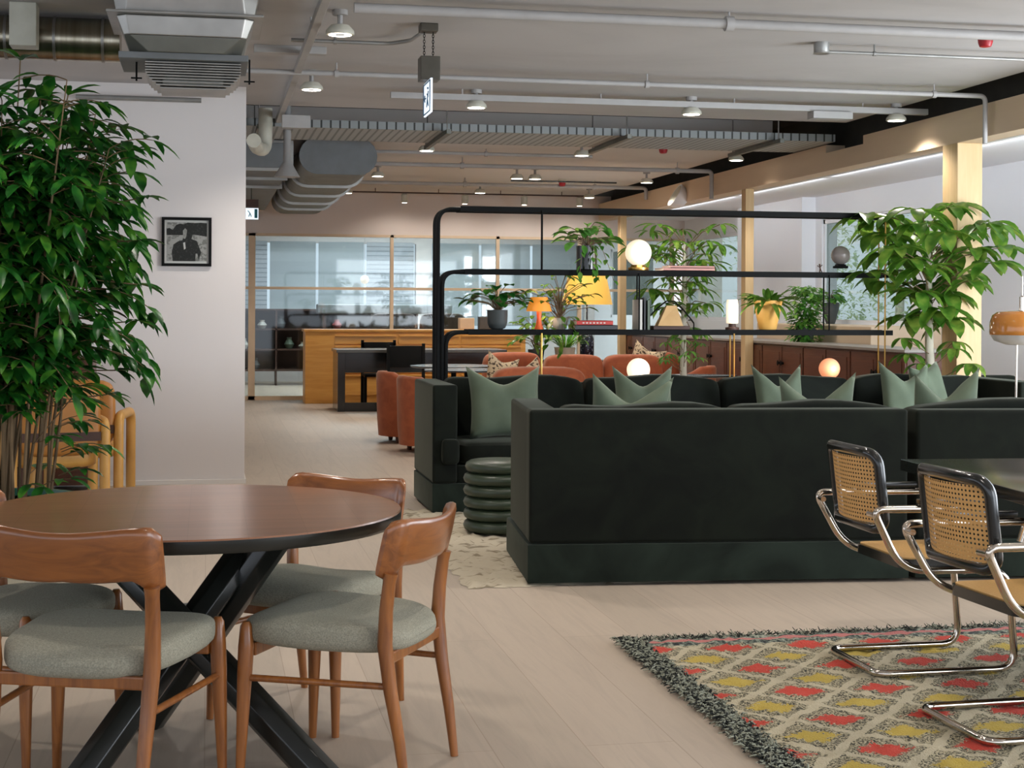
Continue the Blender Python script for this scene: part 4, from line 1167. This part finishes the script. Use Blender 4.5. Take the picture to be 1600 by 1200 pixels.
MB().tube(arc, .006, 6).tube([(-.17, 0, .10), (-.17, 0, .0)], .005, 6).tube([(.2, 0, .05), (.2, 0, 0)], .005, 6).build('arch', M_black, t)
for p in arc[1:-1]: MB().tube([(p[0], -.05, p[2] - .015), (p[0], .05, p[2] - .015)], .004, 5).build('slat', M_black, t)
MB().box(-.15, .15, -.06, .06, 0, .03).build('base', M_brown, t, False, .004)
t = thing('candle_lamp', 'small lantern glowing white on a wooden foot, lowest shelf', 'lamp', (4.12, SY, Zl))
MB().lathe([(.055, 0), (.055, .018), (.03, .022), (.028, .05)], 24).build('base', M_brown, t)
MB().lathe([(.045, .05), (.048, .06), (.048, .20), (.042, .24)], 24).build('glass_shade', M_globe_w, t)
light('candle_glow', 'POINT', (4.12, SY - .1, Zl + .15), 1.5, WARM, .03)

# ================================================================== BEHIND THE SHELF: TERRACOTTA LOUNGE
def tub_chair(label):
    # opening faces +Y local; wrap back, sloping arms
    t = thing('tub_chair', label, 'armchair', (0, 0, 0), 0, 'terracotta armchairs')
    n = 36; vs = []; fs = []
    for i in range(n + 1):
        th = R(-215 + 250 * i / n)   # around from one arm over the back to the other
        u = abs(2 * i / n - 1); top = .70 - .17 * (u ** 1.5 if u < 1 else 1)
        if u < .35: top = .74 - .02 * u
        else: top = .733 - .20 * ((u - .35) / .65) ** .8
        cx, cy = math.cos(th), math.sin(th)
        def P(r, z): return (r * cx * (1 + .02), r * cy, z)
        ro = .38; ri = .29
        for (r, z) in ((ro * .93, .07), (ro * .97, .25), (ro, top - .03), (ro - .02, top), (ri + .02, top), (ri, top - .03), (ri, .07)): vs.append(P(r, z))
    m_ = 7
    for i in range(n):
        for k in range(m_): l = (k + 1) % m_; fs.append((i * m_ + k, i * m_ + l, (i + 1) * m_ + l, (i + 1) * m_ + k))
    fs += [tuple(range(m_)), tuple(n * m_ + k for k in range(m_ - 1, -1, -1))]
    MB().add(vs, fs).build('shell', M_terra, t, angle=70)
    MB().soft((.56, .60, .34), (0, .03, .25), 5).build('seat', M_terra, t, merge=True)
    for a in (45, 135, 225, 315): MB().lathe([(.02, 0), (.03, .07)], 14, (.27 * math.cos(R(a)), .27 * math.sin(R(a)), 0)).build('foot', M_brown, t)
    return t


tc0 = tub_chair('terracotta velvet tub chair left of the dark sofa, nearer one'); tc0.location = (2.20, 14.9, 0); tc0.rotation_euler = (0, 0, R(-75))
dup(tc0, (2.12, 16.0, 0), R(-85), 'terracotta velvet tub chair left of the dark sofa, farther one')
dup(tc0, (5.5, 17.3, 0), R(60), 'terracotta tub chair beyond the oval black table')


def lounge(x, y, wd, rz, label, n=2):
    t = thing('terracotta_sofa', label, 'sofa', (x, y, 0), R(rz), 'terracotta sofas')
    for k in range(n):
        c = -wd / 2 + wd / n * (k + .5)
        MB().soft((wd / n, .26, .62), (c, -.30, .545), 5, 10).build('backrest', M_terra, t, merge=True)
        MB().soft((wd / n, .75, .30), (c, .05, .25), 5, 10).build('seat', M_terra, t, merge=True)
    MB().box(-wd / 2 + .05, wd / 2 - .05, -.35, .35, 0, .10).build('plinth', M_brown, t, False)
    return t


lounge(4.62, 18.0, 1.45, 0, 'terracotta sofa with its rounded back to the camera, in two bays')
lounge(3.62, 18.9, .75, 15, 'terracotta sofa piece farther left behind the leopard cushions', 1)
lounge(3.05, 14.35, .9, 0, 'low terracotta sofa hidden behind the far dark sofa under the leopard cushions', 1)
lounge(5.62, 19.0, .6, -10, 'terracotta sofa piece behind the striped cushion', 1)
pillow(2.72, 14.40, .40, .36, .58, .1, 20, 0, -10, 'leopard print cushion standing behind the big sage pillow, left', M_leopard, 'leopard cushions', .12, 'cushion', roll=14)
pillow(3.10, 14.40, .40, .38, .52, .1, -15, 0, -14, 'leopard print cushion right of the other leopard cushion', M_leopard, 'leopard cushions', .12, 'cushion', roll=-20)
pillow(5.10, 17.98, .42, .40, .58, .1, -20, 0, -10, 'pale patterned cushion at the right end of the terracotta sofa', M_leopard, 'leopard cushions', .12, 'cushion', roll=20)
t = thing('console_table', 'dark console table behind the terracotta sofa', 'table', (4.75, 19.6, 0))
MB().box(-.75, .55, -.2, .2, .68, .72).build('table_top', M_brown, t, False, .004)
for sx in (-.7, .5): MB().box(sx - .02, sx + .02, -.18, .18, 0, .68).build('leg', M_brown, t, False)
t = thing('potted_plant', 'grassy plant in a pale pot by the floral lamp base', 'plant', (4.58, 19.5, .721))
pot(t, potprof(.11, .14, .17), M_pot_white, .125, .15); random.seed(12); lf = MB()
for k in range(90):
    a = rnd(0, 2 * PI); l = rnd(.2, .36); lf.leaf((.05 * math.cos(a), .05 * math.sin(a), .15), (math.cos(a), math.sin(a), rnd(1, 3)), l, .02, rnd(.3, 1), seg=4)
lf.build('foliage', M_leaf_light, t)
t = thing('potted_plant', 'leafy plant on the console left of the grassy one', 'plant', (4.22, 19.6, .721))
pot(t, potprof(.09, .11, .14), M_pot_grey, .1, .12); pothos(t, (0, 0, .12), .55, .30, 70, 17, (.1, .16), M_leaf_mid)
t = thing('oval_table', 'thin black oval table in front of the cabinets', 'table', (4.75, 14.8, 0))
sc_ = Matrix.Diagonal((1.9, 1, 1, 1))
MB().lathe([(.25, .715), (.27, .722), (.27, .735), (.001, .74)], 48, M=sc_).build('table_top', M_blackwood, t)
MB().lathe([(.2, 0), (.19, .02), (.03, .05), (.03, .715)], 24).build('pedestal', M_black, t)
for (x, y, r, lab) in ((2.78, 17.4, .50, 'farther of the two round black cafe tables'), (2.75, 16.3, .46, 'nearer of the two round black cafe tables')):
    t = thing('round_cafe_table', lab, 'table', (x, y, 0), 0, 'round black cafe tables')
    MB().lathe([(r - .01, .72), (r, .725), (r, .738), (.001, .742)], 48).build('table_top', M_blackwood, t)
    MB().lathe([(.22, 0), (.21, .02), (.03, .05), (.03, .72)], 24).build('pedestal', M_black, t)

# desk and chairs in front of the oak credenza
t = thing('black_desk', 'long black desk in front of the oak credenza', 'table', (1.72, 20.55, 0))
MB().box(-.02, 2.3, 0, .85, .79, .83).build('desk_top', mat('desk_top_grey', '#44433f', rough=.25, coat=.3), t, False, .004)
for x in (.0, 2.2): MB().box(x, x + .10, .02, .83, 0, .79).build('leg_panel', M_blackwood, t, False, .004)
MB().box(.1, 2.2, .1, .14, .52, .79).box(.1, 2.2, .05, .12, 0, .12).build('modesty_panel', M_blackwood, t, False)


def black_chair(label, x, y, rz):
    t = thing('black_chair', label, 'chair', (x, y, 0), R(rz), 'black chairs at the desk')
    MB().box(-.24, .24, -.22, .22, .42, .46).build('seat', M_black, t, bevel=.01)
    MB().box(-.25, .25, -.25, -.22, .62, .90).build('backrest', M_black, t, bevel=.01)
    for sx in (-.23, .23):
        MB().box(sx - .02, sx + .02, -.26, -.22, 0, .93).build('leg', M_black, t, False)
        MB().box(sx - .02, sx + .02, .18, .22, 0, .42).build('leg', M_black, t, False)
    return t


black_chair('black chair tucked at the near side of the desk', 2.55, 20.15, 0)
black_chair('black chair on the far side of the desk by the credenza', 2.42, 21.75, 180)

# oak credenza: carcass, drawers with lips
t = thing('oak_credenza', 'long golden oak credenza with drawers along the glass partition', 'cabinet', (1.40, 22.35, 0))
MB().box(0, 3.25, 0, .55, 0, 1.04).build('carcass', M_oak, t, bevel=.006)
MB().box(-.02, 3.27, -.02, .57, 1.04, 1.075).build('top', M_oak, t, bevel=.004)
for k in range(3):
    x0 = .42 + k * .93
    for r, (z0, z1) in enumerate(((.86, 1.0), (.66, .84), (.44, .64), (.12, .42))):
        d = MB().box(x0, x0 + .90, -.014, 0, z0, z1).build('drawer', M_oak, t, False, .004)
        MB().box(x0 + .01, x0 + .89, -.035, -.014, z1 - .03, z1 - .005).build('pull_lip', M_oak, d, False, .004)
tag(MB().box(0, .30, 0, .2, 0, .19).build('speaker_box', mat('grey_box', '#4a4a4b', rough=.6), None, False, .01, loc=(4.02, 22.7, 1.076)), 'grey box standing on the oak credenza right of the charcoal pot', 'box')
tag(MB().box(0, .22, 0, .2, 0, .17).build('speaker_box', M_cream, None, False, .01, loc=(3.72, 22.7, 1.076)), 'tan box standing on the oak credenza behind the charcoal pot', 'box')

# mahogany cabinets along the window bay: each unit a thing
ys = [12.75 + 1.2 * k for k in range(8)]
cab0 = None
for k, y in enumerate(ys):
    lab = 'dark mahogany cabinet below the windows, ' + ('nearest, behind the umbrella plant', 'second from the near end', 'third, behind the peach globe', 'fourth, just right of the slim post', 'fifth, behind the slim post', 'sixth, behind the second umbrella plant', 'seventh, near the far end', 'last before the glass partition')[k]
    if cab0 is None:
        t = cab0 = thing('mahogany_cabinet', lab, 'cabinet', (6.13, y, 0), 0, 'mahogany cabinets')
        MB().box(0, .46, 0, 1.195, .06, 1.02).build('carcass', M_mahog, t, False, .004)
        MB().box(.03, .44, .0, 1.195, 0, .06).build('plinth', M_brown, t, False)
        for q in range(2):
            d = MB().box(-.018, 0, .01 + q * .595, .585 + q * .595, .08, 1.0).build('door', M_mahog, t, False, .004)
            MB().box(-.024, -.018, .07 + q * .595, .525 + q * .595, .14, .94).build('door_panel', M_mahog, d, False, .002)
            yk = .55 if q == 0 else .64
            MB().lathe([(.014, 0), (.014, .02), (.03, .03), (.001, .036)], 16, M=Matrix.Translation((-.02, yk, .82)) @ Matrix.Rotation(-PI / 2, 4, 'Y')).build('knob', M_black, d)
    else: dup(cab0, (6.13, y, 0), 0, lab)
tag(MB().box(6.10, 6.61, 12.74, 22.35, 1.02, 1.048).build('cabinet_worktop', mat('grey_worktop', '#8d8780', '#979189', .35), None, False, .004), 'long grey worktop over the mahogany cabinets', 'worktop')

# zigzag sideboard by the white wall, pendant-topped floor lamp
t = thing('zigzag_sideboard', 'dark sideboard with a zigzag front rail against the white wall', 'cabinet', (6.9, 11.0, 0))
MB().box(0, .45, 0, 1.0, .93, .96).build('top', M_brown, t, False, .003)
MB().box(.04, .45, 0, 1.0, .10, .93).build('carcass', M_dark, t, False)
zz = MB()
for k in range(5):
    y0 = k * .2; zz.add([(.0, y0, .93), (.0, y0 + .2, .93), (.0, y0 + .1, .82), (.03, y0, .93), (.03, y0 + .2, .93), (.03, y0 + .1, .82)], [(0, 1, 2), (5, 4, 3), (0, 2, 5, 3), (1, 4, 5, 2)])
zz.build('zigzag_rail', mat('grey_brown_slab', '#6f645e', '#7b706a', .5), t, False)
for y in (.0, .3, .6, .97): MB().box(.0, .03, y, y + .03, 0, .93).build('stile', MATS['grey_brown_slab'], t, False)
MB().box(.0, .03, 0, 1, .74, .77).build('cross_rail', MATS['grey_brown_slab'], t, False)
t = thing('mushroom_floor_lamp', 'amber glass mushroom lamp on thin chrome legs at the right edge', 'lamp', (5.03, 8.85, 0))
MB().lathe([(.10, 0), (.12, .005), (.12, .02), (.02, .03)], 32).build('base', M_chrome, t)
for dx in (-.035, .035): MB().tube([(dx * 1.5, 0, .02), (dx, 0, 1.2)], .006, 8).build('leg', M_chrome, t)
MB().lathe([(.10, 1.19), (.17, 1.215), (.192, 1.25), (.19, 1.255)], 40).build('diffuser', mat('frosted_lip', '#c9c4c0', rough=.3), t)
MB().lathe([(.195, 1.252), (.198, 1.27), (.196, 1.33), (.18, 1.375), (.15, 1.395), (.02, 1.405), (.001, 1.405)], 40).build('shade', mat('amber_glass', '#b8732e', '#c5813a', .12, coat=.5), t, angle=70)
MB().lathe([(.017, 1.40), (.017, 1.49), (.004, 1.50), (.004, 1.62)], 16).build('finial', M_chrome, t)

# ================================================================== LEFT WALL THINGS
t = thing('framed_photograph', 'black framed black-and-white photograph of a person on the white wall', 'picture', (-.35, 12.39, 1.72))
W_, H_ = .385, .385
MB().box(0, W_, -.03, -.002, 0, .022).box(0, W_, -.03, -.002, H_ - .022, H_).box(0, .022, -.03, -.002, .022, H_ - .022).box(W_ - .022, W_, -.03, -.002, .022, H_ - .022).build('frame', M_black, t, False)
MB().box(.02, W_ - .02, -.012, -.004, .02, H_ - .02).build('mount', mat('photo_mount', '#bdbdb8', rough=.6), t, False)
p0, p1 = .038, W_ - .036
MB().box(p0, p1, -.0135, -.012, .04, H_ - .04).build('photo_ground', speck('photo_grey', '#8f908c', '#6b6c68', 30, .55), t, False)
def blob(pts, name, m, y): 
    MB().prism([(a, b) for a, b in pts], y, -.0135, 'y').build(name, m, t, False)
M_pd = speck('photo_dark', '#171917', '#2b2d2b', 60, .6); M_pl = mat('photo_light', '#b9bab5')
blob([(p0, .245), (p0, .295), (.06, .30), (.085, .285), (.11, .325), (.14, .335), (.17, .33), (.2, .345), (.25, .34), (.3, .345), (p1, .34), (p1, .235), (.25, .25), (.15, .245)], 'photo_trees', M_pd, -.0140)
blob([(.085, .04), (.078, .11), (.09, .17), (.125, .195), (.16, .205), (.165, .23), (.16, .29), (.175, .315), (.2, .325), (.23, .315), (.245, .28), (.235, .24), (.23, .215), (.27, .2), (.285, .16), (.305, .11), (.285, .05), (.275, .1), (.262, .1), (.26, .04)], 'photo_figure', M_pd, -.0146)
blob([(.165, .22), (.163, .28), (.18, .30), (.195, .285), (.19, .24), (.18, .215)], 'photo_face', mat('photo_mid', '#6f706c', '#8c8d88', scale=(40, 40, 40)), -.0150)
blob([(.15, .265), (.148, .30), (.165, .325), (.2, .33), (.225, .318), (.232, .28), (.222, .262), (.205, .3), (.175, .302), (.162, .285)], 'photo_hair', M_pd, -.0154)
blob([(.172, .13), (.165, .185), (.18, .19), (.185, .14)], 'photo_shirt', M_pl, -.0150)

def must_chair(x, y, z, rz, label):
    t = thing('mustard_armchair', label, 'armchair', (x, y, z), R(rz), 'mustard armchairs by the wall')
    for sx in (-.30, .30):
        MB().tube(fillet([(sx, -.28, 0), (sx, -.28, .62), (sx, .28, .62), (sx, .28, 0)], .10), .035, 14).build('side_frame', M_mustard, t)
    MB().soft((.54, .52, .14), (0, .0, .38), 5).build('seat', M_mustard, t, merge=True)
    MB().soft((.54, .12, .48), (0, -.25, .64), 5).build('backrest', M_rust, t, merge=True)
    MB().box(-.27, .27, -.31, -.30, .50, .56).build('strap', M_brown, t, False)
    return t


must_chair(-1.02, 10.9, 0, 12, 'mustard leather armchair behind the tall plant, front one')
must_chair(-.88, 11.58, 0.0, -6, 'mustard leather armchair against the white wall, behind the other')
t = thing('dark_cabinet', 'dark brown cabinet against the white wall behind the mustard armchairs', 'cabinet', (-1.9, 12.0, 0))
MB().box(0, 1.06, .0, .37, .05, 1.0).build('carcass', M_mahog, t, False, .004)
MB().box(-.01, 1.07, -.01, .37, 1.0, 1.02).build('top', M_mahog, t, False, .003)
for q in range(2): MB().box(.02 + q * .52, .50 + q * .52, -.014, 0, .08, .97).build('door', M_mahog, t, False, .003)

# ================================================================== ROOM BEYOND THE GLASS
t = thing('dark_bookcase', 'low dark open bookcase in the room behind the glass, left', 'bookcase', (.35, 27.6, 0))
MB().box(0, 3.4, .35, .38, .25, 1.35).build('back_panel', M_brown, t, False)
for z in (.25, .62, .98, 1.33): MB().box(0, 3.4, 0, .36, z, z + .03).build('shelf_board', M_brown, t, False)
for x in (0, .85, 1.7, 2.55, 3.37): MB().box(x, x + .03, 0, .36, 0, 1.33).build('divider', M_brown, t, False)
random.seed(2)
for k, (x, z, h, m) in enumerate(((.30, .65, .18, M_wt), (.62, 1.01, .15, M_wt), (1.1, .65, .2, M_gr), (.95, 1.01, .22, M_pot_grey), (1.35, .65, .12, M_pot_white), (1.95, 1.01, .16, M_red), (.5, .28, .2, M_pot_grey))):
    tag(MB().lathe([(.05, 0), (.09, h * .4), (.04, h * .8), (.05, h)], 16, ).build('ornament_vase', m, None, loc=(.35 + x, 27.75, z)), ('white', 'small white', 'green', 'charcoal', 'cream', 'red', 'grey')[k] + ' ornament on the bookcase behind the glass, ' + ('lower board left', 'upper board left', 'lower board middle', 'upper board middle', 'lower board right', 'upper board right', 'bottom board')[k], 'ornament', 'ornaments on the far bookcase')
for k, x in enumerate((2.95, 3.75)):
    t = thing('brown_lounge_chair', 'brown velvet chair back seen through the glass over the credenza, ' + ('left', 'right') [k], 'armchair', (x, 24.6, 0), 0, 'brown chairs behind the glass')
    MB().soft((.76, .16, .75), (0, 0, .93), 6).build('backrest', mat('brown_velvet', '#5b4a41', '#75625a', .8, scale=(9, 9, 2)) if 'brown_velvet' not in MATS else MATS['brown_velvet'], t, merge=True)
    MB().soft((.76, .6, .3), (0, .35, .4), 5).build('seat', MATS['brown_velvet'], t, merge=True)
    MB().box(-.3, .3, .1, .6, 0, .27).build('plinth', M_brown, t, False)
for k, (x, y, z) in enumerate(((2.55, 25.3, 1.85), (3.05, 25.6, 1.22))):
    t = thing('pendant_lamp', ('upper', 'lower')[k] + ' small round pendant lamp in the room behind the glass', 'lamp', (x, y, z), 0, 'pendants behind the glass')
    sphere(MB(), (0, 0, 0), .07, 20).build('globe', M_globe_w, t, angle=180)
    MB().tube([(0, 0, .06), (0, 0, CZ - z)], .004, 5).build('cord', M_pipe, t)
light('far_room_light', 'AREA', (3.5, 26.2, 3.1), 600, (.9, .95, 1), 4, (0, 0, 0), None, 0, 3)
t = thing('high_counter', 'grey rounded high counter behind the glass in front of the bookcase', 'table', (1.9, 27.1, 1.28)); MB().box(0, 2.4, 0, .3, 0, .17).build('table_top', M_duct, t, bevel=.03, seg=3)
for x in (.1, 2.2): MB().box(x, x + .06, .05, .25, -1.28, 0).build('leg', M_brown, t, False)

# ================================================================== OUTSIDE
tag(MB().box(7.62, 20, 9, 36, -.3, -.05).build('garden_ground', mat('garden_ground_earth', '#8a9078', '#a3a98c', .9), None, False), 'pale garden ground outside the windows', 'ground')['kind'] = 'structure'
def tree(x, y, h, r, seed, label, n=850):
    t = thing('garden_tree', label, 'tree', (x, y, -.05), 0, 'trees outside the windows')
    random.seed(seed); lf = MB()
    MB().tube([(0, 0, 0), (.05, 0, h * .5), (0, .1, h * .9)], [.12, .08, .03], 10).build('trunk', M_trunk, t)
    cl = [(rnd(-r, r), rnd(-r, r), rnd(h * .25, h)) for _ in range(26)]
    for k in range(n):
        c = random.choice(cl); q = V(c[0] + random.gauss(0, .28), c[1] + random.gauss(0, .28), c[2] + random.gauss(0, .25)); l = rnd(.09, .17)
        lf.leaf(q, (rnd(-1, 1), rnd(-1, 1), rnd(-.6, .5)), l, l * .55, .3, seg=2)
    lf.build('foliage', M_tree, t)


tree(9.6, 19.5, 3.0, 1.0, 41, 'pale leafy tree outside the nearest window')
tree(13.2, 24.2, 3.4, 1.4, 42, 'pale leafy tree outside the second window')
tree(9.9, 24.6, 2.2, .8, 43, 'low leafy tree outside between the first two windows')
tree(12.5, 33.0, 3.6, 1.6, 44, 'distant leafy tree outside the farthest window')
tree(13.5, 28.5, 3.9, 1.8, 45, 'distant leafy tree outside behind the other trees')
